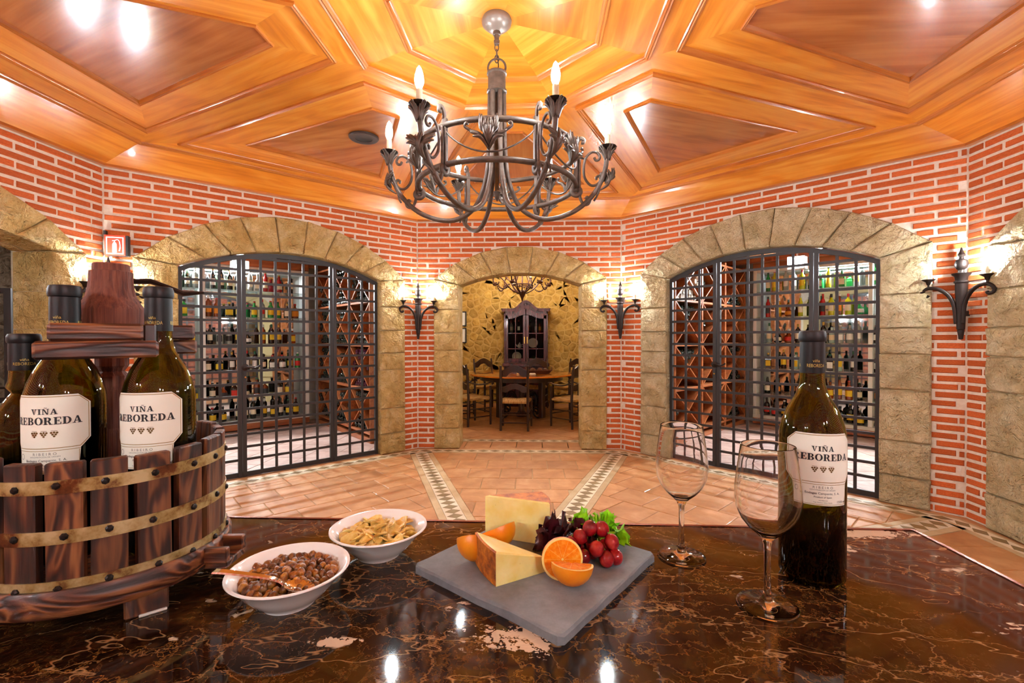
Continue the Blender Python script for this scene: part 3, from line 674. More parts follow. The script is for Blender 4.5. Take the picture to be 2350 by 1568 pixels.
def make_cellar(i,nm,u0,u1,vb,rack_u,rack_dir,palette,kinds,side,tiles_u,seed,rackfill):
    a,L,rz=wall_frame(i); r=random.Random(seed)
    root=lambda n:tag(empty(n,(a.x,a.y,0),rz),kind='structure')
    fl=root('floor_'+nm)
    b=B(); b.box(u0-.3,u1+.3,.02,vb+.3,-.12,-.006); b.build('screed',M['grout'],fl)
    # tiles laid on the diagonal in front of the gate
    reg=[(u0,.06),(u1,.06),(u1,vb-.05),(u0,vb-.05)]; T=.32
    for p in range(-12,14):
        for q in range(-12,14):
            cx,cy=(p-q)*T*.7071+L/2,(p+q)*T*.7071+.9; h=(T-.008)/2
            sq=[rot2((x,y),pi/4) for x,y in ((-h,-h),(h,-h),(h,h),(-h,h))]
            pc=clip_convex([(cx+x,cy+y) for x,y in sq],reg)
            if len(pc)>2 and abs(parea(pc))>.004: slab('floor_tile',pc,-.006,r.uniform(-.001,.001),pi/4,M['celltile'],fl)
    wl=root('wall_'+nm)
    b=B(); b.box(u0-.1,u1+.1,vb,vb+.1,0,2.9); b.box(u0-.1,u0,.12,vb,0,2.9); b.box(u1,u1+.1,.12,vb,0,2.9); b.build('plaster',simple('cellar_plaster','#D8CFC0',.9),wl)
    ce=root('ceiling_'+nm)
    b=B(); b.box(u0-.1,u1+.1,.105,vb+.1,2.62,2.72); b.build('ceiling_board',simple('cellar_ceiling','#6A4030',.6),ce)
    for k in range(4): b=B(); v=.6+k*.72; b.bbox(u0,u1,v-.05,v+.05,2.53,2.63,.006); b.build('beam',M['rack'],ce)
    # shelf unit at the back
    S=empty('shelf_unit',(*W2(i,0,0),0),rz); tag(S,f'glass shelf unit with mirror back and white frame in the {side} cellar','shelf','back shelves of the cellars')
    sv=vb-.34; s0,s1=(u0+.02,rack_u-.12) if rack_dir<0 else (rack_u+.12,u1-.02)
    b=B(); b.box(s0,s1,vb-.02,vb-.008,.13,2.5); b.build('mirror_back',M['mirror'],S)
    b=B(); b.bbox(s0,s1,sv-.03,vb-.02,.02,.105,.005); b.build('plinth',M['rack'],S)
    b=B(); b.bbox(s0,s1,sv-.02,vb-.02,.105,.155,.004); b.build('base_board',M['white'],S)
    b=B(); b.bbox(s0,s1,sv-.03,vb-.02,2.46,2.6,.005); b.build('pelmet',M['rack'],S)
    b=B(); b.bbox(s0,s1,sv-.01,vb-.03,2.40,2.46,.004); b.build('light_box',M['white'],S)
    n=4
    for x in (s0,(s0+s1)/2,s1-.05): b=B(); b.bbox(x,x+.05,sv-.015,vb-.02,.15,2.46,.004); b.build('upright',M['white'],S)
    for z in SHZ[1:]: b=B(); b.box(s0+.05,s1-.05,sv,vb-.03,z-.01,z); b.build('glass_shelf',M['shelfglass'],S)
    for z in SHZ: 
        pass
    # bottles on the shelves
    vis0,vis1=tiles_u
    for si,z in enumerate(SHZ[::-1]):
        x=vis0+r.uniform(.02,.08); c=0
        while x<vis1:
            kind=r.choice(kinds[si%len(kinds)]); glass,lab=r.choice(palette[si%len(palette)])
            w={'wine':.085,'port':.095,'tall':.08,'squat':.13,'cask':.115,'square':.105}[kind]
            if abs(x+w/2-(s0+s1)/2-.025)<.07: x+=.1
            if x+w>vis1: break
            p=W2(i,x+w/2,vb-.24+r.uniform(-.05,.03))
            place_bottle(kind,glass,lab,r.choice(CC),(p.x,p.y,z+.001),rz+r.uniform(-.25,.25),f'{glass} bottle with {lab} label, {ORD[c]} from the left, {ORD[si]} shelf down, {side} cellar',f'bottles on the shelves of the {side} cellar',r.uniform(.92,1.06))
            c+=1; x+=w+(r.uniform(.01,.03) if r.random()<.75 else r.uniform(.06,.12))
            if c>=len(ORD): break
    # strip light under the pelmet and a box lamp on the ceiling
    mu=(s0+s1)/2; lv=sv+.12
    b=B(); b.box(mu-.75,mu+.75,lv-.02,lv+.02,2.38,2.40); hs=b.build('strip_light',M['white'],S); b=B(); b.box(mu-.74,mu+.74,lv-.015,lv+.015,2.374,2.38); b.build('lit_tube',M['clamp'],hs)
    return sv,s0,s1
PL=[[('dark green','cream'),('black','white'),('clear','cream'),('bright green','yellow'),('red','cream')],[('dark green','yellow'),('amber','orange'),('clear','red'),('brown','cream'),('bright green','yellow'),('black','white')],
    [('black','cream'),('brown','yellow'),('dark green','white'),('amber','yellow'),('clear','black')],[('dark green','yellow'),('black','cream'),('brown','white'),('bright green','red')],[('brown','red'),('dark green','cream'),('amber','black'),('black','yellow')],[('black','yellow'),('dark green','cream'),('brown','yellow')]]
PR=[[('clear','orange'),('bright green','cream'),('black','white'),('red','orange'),('yellow','yellow'),('clear','white')],[('clear','yellow'),('golden','yellow'),('yellow','cream'),('amber','orange'),('red','black'),('bright green','white')],
    [('black','cream'),('amber','red'),('clear','white'),('pale blue','cream'),('brown','white')],[('dark green','white'),('black','white'),('pale blue','yellow'),('brown','yellow'),('clear','red')],[('dark green','cream'),('black','orange'),('amber','yellow')],[('black','yellow'),('dark green','cream'),('brown','red')]]
KL=[['wine','port','tall'],['port','square','wine','cask'],['port','wine','square','squat'],['wine','port','cask'],['squat','port','cask'],['port','wine','cask']]
KR=[['square','wine','tall'],['tall','wine','squat'],['port','squat','wine'],['wine','port','square'],['port','square','tall'],['port','cask','squat']]
make_cellar(1,'front_left_cellar',-.45,3.02,3.02,2.62,-1,PL,KL,'left',(.72,2.44),3,.85)
make_cellar(3,'front_right_cellar',.02,3.5,3.3,.40,1,PR,KR,'right',(.62,2.35),5,.3)
# ---- wine racks along the side walls of the cellars
b=B(); b.m=Matrix.Rotation(-pi/2,4,'X')   # lying bottle, base towards -y
b.lathe([(0,.012),(.014,.006),(.030,0),(.036,.005),(.037,.012),(.037,.19),(.030,.21),(.015,.235),(.014,.29),(0,.29)],10); LYING=b.mesh('lying_bottle',50); LYING.materials.append(simple('rack_bottle_glass','#0C140E',.1,coat=.5))
LYING2=LYING.copy(); LYING2.materials.clear(); LYING2.materials.append(simple('rack_bottle_plum','#3A0A1E',.15,coat=.5))
LYING3=LYING.copy(); LYING3.materials.clear(); LYING3.materials.append(simple('rack_bottle_foil','#C8C0B4',.3,coat=.3))
def make_rack(i,u,facing,v0,v1,side,fill,seed,label):
    # the rack's own frame: local x runs along its face, local y into the rack
    r=random.Random(seed); a,L,rz=wall_frame(i)
    if facing<0: o=W2(i,u,v1); rr=rz-pi/2; 
    else: o=W2(i,u,v0); rr=rz+pi/2
    R=empty('wine_rack',(o.x,o.y,0),rr); tag(R,label,'wine rack','diamond lattice wine racks of the cellars')
    W=v1-v0; nc=3; cw=W/nc; D=.34; ZS=[.14,.72,1.30,1.88,2.46]
    b=B(); b.bbox(0,W,0,D,.0,.06,.004); b.build('plinth',M['rack'],R)
    for k in range(nc+1): x=k*cw; b=B(); b.bbox(max(0,x-.022),min(W,x+.022),-.004,D,.06,2.5,.004); b.build('upright',M['rack'],R)
    for z in ZS: b=B(); b.bbox(0,W,-.002,D,z-.03,z,.003); b.build('shelf_board',M['rack'],R)
    b=B(); b.box(0,W,D-.01,D,.06,2.5); b.build('back_board',simple('rack_back','#3A1A0C',.7),R)
    for k in range(nc):
        x0,x1=k*cw+.022,(k+1)*cw-.022; xm=(x0+x1)/2; hw=(x1-x0)/2
        for z0,z1 in zip(ZS,ZS[1:]):
            z1-=.03; zm=(z0+z1)/2; hh=(z1-z0)/2
            for s in (-1,1):
                d=Vector((hw*2,0,hh*2*s)).normalized(); nn=Vector((-d.z,0,d.x))*.008; p=Vector((x0,0,z0 if s>0 else z1)); q=Vector((x1,0,z1 if s>0 else z0))
                b=B(); yo=.002*s
                b.add([tuple(p-nn+Vector((0,yo,0))),tuple(q-nn+Vector((0,yo,0))),tuple(q+nn+Vector((0,yo,0))),tuple(p+nn+Vector((0,yo,0))),tuple(p-nn+Vector((0,D-.02,0))),tuple(q-nn+Vector((0,D-.02,0))),tuple(q+nn+Vector((0,D-.02,0))),tuple(p+nn+Vector((0,D-.02,0)))],[(0,1,2,3),(5,4,7,6),(4,5,1,0),(3,2,6,7)])
                b.build('cross_slat',M['rack'],R)
            rb=.039
            plum=(side=='left' and k==2 and abs(z0-.72)<.01)
            foil=(side=='right' and k==0 and z0>1.8)
            me=LYING2 if plum else (LYING3 if foil else LYING)
            grp='red foil bottles lying in the left wine rack' if plum else f'dark bottles lying in the {side} wine rack'
            bay=(['far','middle','near'] if facing<0 else ['near','middle','far'])[k]; tier=['bottom','second','third','top'][ZS.index(z0)]
            lab='plum red bottle lying in the left wine rack' if plum else ('pale capped bottle lying high in the right wine rack' if foil else f'dark green bottle lying in the {tier} tier, {bay} bay of the {side} wine rack')
            if foil: grp='pale capped bottles high in the right wine rack'
            def put(x,z):
                p=Matrix.Rotation(rr,4,'Z')@Vector((x,.02+r.uniform(0,.02),z)); q=ob('wine_bottle',me,None,None,(o.x+p.x,o.y+p.y,z),rr+pi if False else rr); tag(q,lab,'bottle',grp)
            full=1.0 if foil or plum else fill
            if r.random()<full:                       # pile in the lower triangle
                row=0
                while True:
                    z=z0+rb+.002+row*rb*1.74; half=hw*(1-(z-z0+rb*.75)/hh)-rb*.6
                    if half<0 or row>3: break
                    n=int(half*2/(2*rb))+1; n=n-(row+n)%1
                    for q in range(n): put(xm+(q-(n-1)/2)*2*rb,z)
                    row+=1
            if r.random()<full:                       # pile in the upper notch
                row=0
                while row<r.choice((2,3,4)):
                    z=zm+.062+row*rb*1.74; half=hw*((z-zm-rb*.9)/hh)-rb*.4
                    if z+rb>z1: break
                    n=max(1,int(half*2/(2*rb))+1) if half>-.02 else 1
                    for q in range(n): put(xm+(q-(n-1)/2)*2*rb,z)
                    row+=1
            for s in (-1,1):
                if r.random()<full*.8:
                    for (dx,dz) in ((.045,.02),(.045,.10),(.115,.055)):
                        if r.random()<.85: put(xm+s*(hw-dx),zm+dz-.06)
    return R
make_rack(1,2.62,-1,.60,2.66,'left',.9,1,'tall diamond lattice wine rack full of bottles in the left cellar')
make_rack(3,.40,1,.60,2.95,'right',.3,2,'tall half empty diamond lattice wine rack in the right cellar')
# ---- box lamps hanging in the cellars
for i,u,v,z,side in ((1,1.46,2.35,2.40,'left'),(3,1.28,2.4,2.42,'right')):
    p=W2(i,u,v); a,L,rz=wall_frame(i)
    t=empty('spot_lamp',(p.x,p.y,z),rz); tag(t,f'bright white box spotlight under the ceiling of the {side} cellar','lamp','box spotlights of the cellars')
    b=B(); b.bbox(-.11,.11,-.05,.09,-.09,.09,.006); b.build('housing',M['white'],t)
    b=B(); b.box(-.085,.085,-.058,-.05,-.02,.075); b.build('lit_glass',M['clamp'],t)
    b=B(); b.tube([(0,.02,.09),(0,.02,.2)],.012,8); b.build('stem',M['white'],t)
# ================================================================== dining room and corridor
DX0,DX1,DY0,DY1,DH=-1.72,1.66,3.72,7.36,2.95
fl=tag(empty('floor_dining'),kind='structure')
b=B(); b.box(DX0-.1,DX1+.1,3.4,DY1+.1,-.12,-.006); b.build('screed',M['grout'],fl)
for k,(y0,y1) in enumerate(((3.43,3.77),)):
    x=DX0
    while x<DX1: slab('floor_tile',[(x,y0),(min(x+.322,DX1),y0),(min(x+.322,DX1),y1),(x,y1)],-.006,0,0,M['tile'],fl,.004); x+=.33
for y0,y1,mt in ((3.78,3.80,'inlay_mid'),(3.80,3.91,'inlay_light'),(3.91,3.935,'inlay_mid')): slab('border_strip',[(DX0,y0),(DX1,y0),(DX1,y1),(DX0,y1)],-.006,-.0005,0,M[mt],fl)
diamonds((-1.05,3.855),(1.05,3.855),.09,15,fl)
T=.325
for p in range(-14,16):
    for q in range(-14,16):
        cx,cy=(p-q)*T*.7071,(p+q)*T*.7071+5.4; h=(T-.008)/2
        sq=[rot2((x,y),pi/4) for x,y in ((-h,-h),(h,-h),(h,h),(-h,h))]
        pc=clip_convex([(cx+x,cy+y) for x,y in sq],[(DX0,3.94),(DX1,3.94),(DX1,DY1),(DX0,DY1)])
        if len(pc)>2 and abs(parea(pc))>.004: slab('floor_tile',pc,-.006,random.uniform(-.001,.001),pi/4,M['tile'],fl)
plas=simple('dining_plaster','#C8A464',.9)
for n_,bx in (('wall_dining_left',(DX0-.1,DX0,3.72,DY1,0,DH)),('wall_dining_right',(DX1,DX1+.1,3.72,DY1,0,DH))):
    b=B(); b.box(*bx); tag(b.build(n_,plas),kind='structure')
b=B(); b.box(DX0-.1,DX1+.1,3.74,DY1+.1,DH,DH+.1); tag(b.build('ceiling_dining',simple('dining_ceiling','#8A5A30',.6)),kind='structure')
def rubble(parent,x0,x1,z0,z1,step,mat,seed,proud=.018):
    # irregular stones: Voronoi cells of a jittered grid, each shrunk and chamfered
    r=random.Random(seed); S=[]; nx=int((x1-x0)/step)+1; nz=int((z1-z0)/(step*.72))+1
    for j in range(-1,nz+1):
        for k in range(-1,nx+1):
            S.append((x0+(k+.5+(.5 if j%2 else 0)+r.uniform(-.48,.48))*step,z0+(j+.5+r.uniform(-.46,.46))*step*.72))
    for (x,z) in S:
        if not (x0-.02<x<x1+.02 and z0-.02<z<z1+.02): continue
        poly=[(x-step*1.4,z-step*1.4),(x+step*1.4,z-step*1.4),(x+step*1.4,z+step*1.4),(x-step*1.4,z+step*1.4)]
        for (a,c) in S:
            if (a,c)==(x,z) or abs(a-x)>step*2.5 or abs(c-z)>step*2.5: continue
            mx,mz=(a+x)/2,(c+z)/2; d=(-(c-z),(a-x)); poly=clip(poly,(mx,mz),(mx+d[0],mz+d[1]))
            if len(poly)<3: break
        if len(poly)<3: continue
        poly=clip_convex(ccw(poly),[(x0,z0),(x1,z0),(x1,z1),(x0,z1)])
        if len(poly)<3 or abs(parea(poly))<step*step*.1: continue
        g=offset(ccw(poly),r.uniform(.006,.016)*step/.17); q=offset(g,.014)
        if parea(g)<=0 or parea(q)<=0: continue
        cx=sum(p[0] for p in g)/len(g);cz=sum(p[1] for p in g)/len(g); n=len(g); pr=r.uniform(.3,1)*proud
        b=B(); vs=[(u-cx,.01,v-cz) for u,v in g]+[(u-cx,-.002,v-cz) for u,v in g]+[(u-cx+r.uniform(-.004,.004),-pr,v-cz+r.uniform(-.004,.004)) for u,v in q]
        b.add(vs,[(i,(i+1)%n,n+(i+1)%n,n+i) for i in range(n)]+[(n+i,n+(i+1)%n,2*n+(i+1)%n,2*n+i) for i in range(n)]+[tuple(range(2*n,3*n))]); b.build('rubble_stone',mat,parent,(cx,0,cz))
b=B(); b.box(DX0-.1,DX1+.1,0,.1,0,DH); WB=b.build('wall_dining_back',M['rubblemortar'],None,(0,DY1,0)); tag(WB,kind='structure')
rubble(WB,-1.48,1.20,0.0,2.66,.165,M['rubble'],4,.012)
# --- ladder-back chair
def mk_straw():
    m=Mt('rush_seat',.8); v=m.coord((60,6,6)); a=m.noise(v,1.5,4); m.col(m.ramp(a,[(.3,'#8A5E28'),(.55,'#C09450'),(.75,'#D8B070')])); m.bump(a,.7,.006); return m.m
M['straw']=mk_straw()
def slat(zb,zt,arch,w=.2,y=-.205):
    n=12; P=[]
    for k in range(n+1):
        t=-1+2*k/n; P.append((w*t,zt+arch*(cos(t*pi)*.5+.5)**.8-.012*(1-abs(t))*0))
    Q=[]
    for k in range(n+1):
        t=1-2*k/n; Q.append((w*t,zb+arch*.9*(cos(t*pi)*.5+.5)-(.018 if .35<abs(t)<.75 else 0)))
    P+=Q; m=len(P); b=B()
    b.add([(x,y-.011-.02*(1-(x/w)**2),z) for x,z in P]+[(x,y+.011-.02*(1-(x/w)**2),z) for x,z in P],
          [(k,k+1,m-2-k,m-1-k) for k in range(n)]+[(m+k+1,m+k,2*m-1-k,2*m-2-k) for k in range(n)]+[((k+1)%m,k,m+k,m+(k+1)%m) for k in range(m)])
    return b
def make_chair(loc,rz,label,arms):
    t=empty('dining_chair',loc,rz); tag(t,label,'chair','ladder back chairs around the dining table')
    dk=M['dark']
    for s in (-1,1):
        b=B(); b.tube([(s*.205,-.215,0),(s*.2,-.205,.2),(s*.2,-.2,.45),(s*.2,-.215,.75),(s*.2,-.245,.97)],[.018,.02,.021,.02,.017],8); b.build('leg',dk,t,smooth=40)
        b=B(); b.tube([(s*.225,.2,0),(s*.225,.2,.3),(s*.225,.2,.62 if arms else .46)],[.017,.02,.019],8); b.build('leg',dk,t,smooth=40)
        for z in (.14,.27): b=B(); b.tube([(s*.203,-.21,z),(s*.225,.2,z)],.010,6); b.build('stretcher',dk,t,smooth=40)
        if arms: b=B(); b.tube(bez([(s*.2,-.21,.70),(s*.215,-.05,.655),(s*.235,.1,.655),(s*.24,.22,.68),(s*.235,.25,.655)],5),[.016]*20+[.02],8,flat=.7); b.build('armrest',dk,t,smooth=True)
    for z in (.12,.24): b=B(); b.tube([(-.205,-.21,z),(.205,-.21,z)],.010,6); b.build('stretcher',dk,t,smooth=40)
    b=B(); b.tube([(-.225,.2,.2),(.225,.2,.2)],.012,6); b.build('stretcher',dk,t,smooth=40)
    b=slat(.80,.895,.085); b.build('back_slat',dk,t); b=slat(.575,.65,.055); b.build('back_slat',dk,t)
    n=10; vs=[];fs=[]
    for j in range(n+1):
        for i in range(n+1):
            x,y=-1+2*i/n,-1+2*j/n; wd=.205+.03*(y*.5+.5); e=max(abs(x),abs(y)); h=.455+.014*(abs(x)-abs(y))*(1 if e<.95 else 0)-(.02 if e>.99 else 0)
            vs.append((x*wd,y*.205,h))
    for j in range(n):
        for i in range(n): fs.append((j*(n+1)+i,j*(n+1)+i+1,(j+1)*(n+1)+i+1,(j+1)*(n+1)+i))
    o=len(vs); ring=[i for i in range(n+1)]+[(j+1)*(n+1)-1 for j in range(1,n+1)]+[n*(n+1)+i for i in range(n-1,-1,-1)]+[j*(n+1) for j in range(n-1,0,-1)]
    vs+=[(vs[k][0]*.97,vs[k][1]*.97,.405) for k in ring]; m=len(ring)
    fs+=[(ring[(k+1)%m],ring[k],o+k,o+(k+1)%m) for k in range(m)]+[tuple(o+k for k in range(m))[::-1]]
    b=B(); b.add(vs,fs); b.build('seat',M['straw'],t,smooth=50)
    return t
TC=(-.08,5.72)
for ang,rad,arms,lab in ((-93,1.02,False,'dark ladder back chair nearest the archway, its back to the room'),(-139,1.02,True,'dark armchair with rush seat left of the nearest chair'),
    (-45,1.12,True,'dark armchair with rush seat at the right jamb of the archway'),(178,1.08,False,'dark chair at the far left of the dining table, mostly behind the jamb'),
    (128,1.05,True,'dark carved chair behind the table, left of the china cabinet'),(76,.93,False,'dark carved chair right in front of the china cabinet'),
    (40,1.14,True,'dark chair behind the table at the right, by the stone wall'),(-2,1.2,False,'dark chair at the right end of the dining table, half hidden')):
    a=radians(ang); make_chair((TC[0]+rad*cos(a),TC[1]+rad*sin(a),0),a+pi/2,lab,arms)
# --- round table
t=empty('dining_table',(TC[0],TC[1],0)); tag(t,'round polished orange wood dining table on a dark scrolled base','table')
b=B(); b.lathe([(0,.735),(.86,.735),(.895,.745),(.90,.755),(.895,.768),(.88,.772),(0,.772)],48); b.build('tabletop',M['tabletop'],t,smooth=40)
b=B(); b.lathe([(.70,.66),(.72,.66),(.72,.735),(.70,.735),(.70,.66)],32,False); b.build('apron',M['dark'],t,smooth=40)
for k in range(4):
    a=pi/4+k*pi/2; b=B(); b.bbox(-.045,.045,-.045,.045,0.05,.70,.008); b.build('leg',M['dark'],t,(.5*cos(a),.5*sin(a),0),a)
    b=B(); b.m=Matrix.Rotation(a,4,'Z'); b.tube(bez([(.12,0,.30),(.2,0,.42),(.33,0,.40),(.36,0,.28),(.28,0,.22),(.24,0,.28),(.28,0,.32)],6),.016,8); b.build('scroll',M['darkiron'],t,smooth=True)
    b=B(); b.m=Matrix.Rotation(a,4,'Z'); b.tube(bez([(.48,0,.06),(.38,0,.04),(.3,0,.10),(.32,0,.18),(.40,0,.18),(.41,0,.12),(.37,0,.10)],6),.016,8); b.build('scroll',M['darkiron'],t,smooth=True)
b=B(); b.lathe([(.09,.02),(.10,.06),(.05,.12),(.045,.4),(.06,.55),(.12,.66)],20); b.build('pedestal',M['dark'],t,smooth=40)
# things on the table
b=B(); b.lathe([(0,0),(.022,0),(.022,.10),(.018,.105),(0,.105)],14); tag(b.build('cream_candle',simple('cream_wax','#E8D0A0',.5),None,(-.13,5.45,.7725),smooth=40),'small cream candle standing on the round dining table','candle')
b=B(); b.bbox(-.05,.05,-.035,.035,0,.04,.012); tag(b.build('napkin_pack',simple('napkin','#E8DCC0',.7),None,(.12,5.12,.7725),.2),'small pale folded napkin pack on the near side of the dining table','napkin')
wb=empty('wicker_basket',(.22,5.55,.7725)); tag(wb,'low brown wicker basket tray on the dining table','basket')
b=B(); b.lathe([(0,.0),(.14,0),(.17,.05),(.165,.05),(.135,.008),(0,.008)],20,False,sx=1.3); b.build('tray',simple('wicker','#5A3018',.8),wb,smooth=40)
b=B(); b.torus(.17,.009,28,6,.055); 
for v in range(len(b.v)): b.v[v]=(b.v[v][0]*1.3,b.v[v][1],b.v[v][2])
b.build('rim',simple('wicker','#5A3018',.8),wb,smooth=True)
for s in (-1,1): b=B(); b.tube(bez([(s*.21,-.05,.055),(s*.22,-.02,.10),(s*.22,.02,.10),(s*.21,.05,.055)],5),.007,6); b.build('handle',simple('wicker','#5A3018',.8),wb,smooth=True)
for k,(x,y) in enumerate(((.12,5.56),(.24,5.6),(.33,5.53))):
    b=B(); b.sphere((0,0,.045),.045,14,9,(1,1,.9)); tag(b.build('dried_gourd',simple('gourd','#6A3A1E',.5),None,(x,y,.785),smooth=True),f'{["left","middle","right"][k]} brown gourd lying in the wicker basket','gourd','gourds in the wicker basket')
# --- china cabinet
cx0,cx1,cy0,cy1=-.47,.41,6.96,7.335
c=empty('china_cabinet',((cx0+cx1)/2,cy0,0)); tag(c,'tall dark mahogany china cabinet with arched top and glazed doors by stone wall','cabinet')
w=(cx1-cx0)/2; d=cy1-cy0; cb=M['cabinet']
for s in (-1,1): b=B(); b.bbox(min(s*w,s*(w-.03)),max(s*w,s*(w-.03)),0,d,0,1.95,.004); b.build('side_panel',cb,c)
b=B(); b.box(-w,w,d-.015,d,0,1.98); b.build('back_panel',simple('cabinet_back','#1C0A0A',.6),c)
b=B(); b.bbox(-w-.03,w+.03,-.04,d,.80,.87,.012); b.build('waist_ledge',cb,c)
b=B(); b.bbox(-w-.02,w+.02,-.03,d,0,.09,.01); b.build('plinth',cb,c)
b=B(); b.bbox(-w+.03,w-.03,.005,d-.02,.09,.80,.003); b.build('lower_body',cb,c)
for s in (-1,1):
    dr=B(); dr.bbox(min(s*.005,s*(w-.03)),max(s*.005,s*(w-.03)),-.018,.006,.11,.78,.008); o=dr.build('lower_door',cb,c)
    b=B(); b.sphere((s*.05,-.028,.5),.014,10,7); b.build('knob',simple('brass','#C9A45A',.25,.9),o,smooth=True)
for z in (1.17,1.48): b=B(); b.bbox(-w+.03,w-.03,.03,d-.015,z-.018,z,.003); b.build('inner_shelf',cb,c)
b=B(); b.bbox(-w+.03,w-.03,.0,d-.015,.87,.90,.003); b.build('inner_shelf',cb,c)
def top_curve(x,a,z): # swan-neck head of the pediment
    t=min(1,abs(x)/a); return z+.165*(cos(pi*t)*.5+.5)
def headstrip(x0,x1,lo,hi,y0,y1,n=16):
    b=B(); vs=[];fs=[]
    for k in range(n+1):
        x=x0+(x1-x0)*k/n; vs+=[(x,y0,lo(x)),(x,y0,hi(x)),(x,y1,lo(x)),(x,y1,hi(x))]
    for k in range(n):
        i=4*k; j=i+4; fs+=[(i,j,j+1,i+1),(j+2,i+2,i+3,j+3),(i+1,j+1,j+3,i+3),(i,i+2,j+2,j)]
    fs+=[(0,1,3,2),(4*n,4*n+2,4*n+3,4*n+1)]; b.add(vs,fs); return b
a=.27
headstrip(-w,w,lambda x:1.86+.6*(top_curve(x,a,0)-0),lambda x:top_curve(x,a,1.915),.0,d).build('pediment',cb,c)
headstrip(-w-.04,w+.04,lambda x:top_curve(x,a,1.905),lambda x:top_curve(x,a,1.95),-.035,d,24).build('cornice',cb,c)
headstrip(-w-.055,w+.055,lambda x:top_curve(x,a,1.945),lambda x:top_curve(x,a,1.965),-.05,d,24).build('cornice',cb,c)
for s in (-1,1):
    x0,x1=(s*.004,s*(w-.03)); lo_,hi_=min(x0,x1),max(x0,x1)
    fr=B(); st=.055
    for q0,q1 in ((lo_,lo_+st),(hi_-st,hi_)): fr.bbox(q0,q1,-.016,.008,.90,1.83,.004)
    fr.bbox(lo_+st,hi_-st,-.016,.008,.90,.965,.004)
    h=headstrip(lo_+.004,hi_-.004,lambda x:1.76+.5*(top_curve(x,a*1.2,0)),lambda x:1.86+.6*(top_curve(x,a,0)),-.016,.008); fr.add(h.v,h.f)
    D=fr.build('glazed_door',cb,c)
    mx=(lo_+hi_)/2; b=B(); b.box(mx-.006,mx+.006,-.013,.004,.965,1.80); b.build('muntin',cb,D)
    for z in (1.17,1.48): b=B(); b.box(lo_+st,hi_-st,-.013,.004,z-.02,z-.006); b.build('muntin',cb,D)
    b=B(); b.box(lo_+st-.01,hi_-st+.01,-.002,.001,.955,1.85); b.build('pane',M['pane'],D)
    b=B(); b.bbox(s*.03-.012,s*.03+.012,-.024,-.014,1.26,1.40,.004); b.build('handle',simple('brass','#C9A45A',.25,.9),D)
CX=(cx0+cx1)/2
def plate(x,y,z,R,label):
    b=B(); b.m=Matrix.Rotation(radians(78),4,'X')
    b.lathe([(0,0),(R*.6,0),(R*.66,.006),(R,.018),(R,.022),(R*.64,.012),(R*.58,.006),(0,.005)],28); tag(b.build('plate',M['ceramic'],None,(x,y,z+R),smooth=40),label,'plate','plates in the china cabinet')
plate(CX-.19,7.13,.90,.095,'white round plate standing at the lower left of the china cabinet')
plate(CX+.14,7.13,1.17,.10,'white round plate standing on the middle right shelf of the china cabinet')
tp=empty('teapot',(CX-.13,7.10,1.17)); tag(tp,'small white teapot on the middle left shelf of the china cabinet','teapot')
b=B(); b.lathe([(0,0),(.03,0),(.048,.03),(.045,.06),(.025,.085),(0,.088)],20); b.build('body',M['ceramic'],tp,smooth=True)
b=B(); b.lathe([(.022,.086),(.012,.098),(.006,.102),(.01,.112),(0,.118)],14); b.build('lid',M['ceramic'],tp,smooth=True)
b=B(); b.tube(bez([(.04,0,.07),(.075,0,.07),(.08,0,.04),(.045,0,.025)],5),.006,6); b.build('handle',M['ceramic'],tp,smooth=True)
b=B(); b.tube(bez([(-.04,0,.03),(-.065,0,.05),(-.08,0,.08)],4),[.011]*4+[.009]*4+[.006],8); b.build('spout',M['ceramic'],tp,smooth=True)
for k,(x,g,l,kd) in enumerate(((-.30,'clear','cream','wine'),(-.24,'black','black','tall'),(-.15,'dark green','white','tall'),(.09,'brown','black','tall'),(.2,'clear','white','tall'),(.28,'amber','orange','wine'))):
    place_bottle(kd,g,l,CC[k%5],(CX+x,7.15,1.481),0,f'{g} bottle, {ORD[k]} from the left on the top shelf of the china cabinet','bottles in the china cabinet',.8)
for k,(x,z,r_,cl,lb) in enumerate(((.14,.955,.055,'#5C6A1E','green melon at the lower right of the china cabinet'),(.10,.925,.028,'#E0A010','small yellow fruit left of the melon in the china cabinet'),(.16,.925,.026,'#D89010','small orange fruit below the melon in the china cabinet'),(.24,.928,.03,'#6CC41C','bright green apple at the right inside the china cabinet'))):
    b=B(); b.sphere((0,0,0),r_,16,10); f=b.build('fruit',simple('fruit_%d'%k,cl,.4),None,(CX+x,7.08 if k else 7.16,.90+r_),smooth=True); tag(f,lb,'fruit')
    b=B(); b.tube([(0,0,r_*.9),(.002,0,r_*1.15)],.003,5); b.build('stem',M['dark'],f)
# --- pictures on the stone wall
for z0,z1,lab in ((1.62,1.93,'upper black framed print on the stone wall beside the left jamb'),(1.27,1.585,'lower black framed print on the stone wall beside the left jamb')):
    p=empty('picture',(-1.42,DY1-.025,z0)); tag(p,lab,'picture','framed prints on the dining room wall'); h=z1-z0; ww=.14
    b=B()
    for q in ((-ww,-ww+.022,0,h),(ww-.022,ww,0,h),(-ww+.022,ww-.022,0,.022),(-ww+.022,ww-.022,h-.022,h)): b.box(q[0],q[1],-.025,.002,q[2],q[3])
    b.build('frame',M['black'],p)
    b=B(); b.box(-ww+.02,ww-.02,-.006,.0,.02,h-.02); b.build('mount',simple('picture_mount','#EEE8DC',.8),p)
    b=B(); b.box(-.05,.055,-.008,-.0055,h*.3,h*.7); m=Mt('faded_print',.8); m.col(m.ramp(m.noise(m.coord(),40,5),[(.4,'#E4DCCC'),(.6,'#4A4640')])); b.build('print',m.m,p)
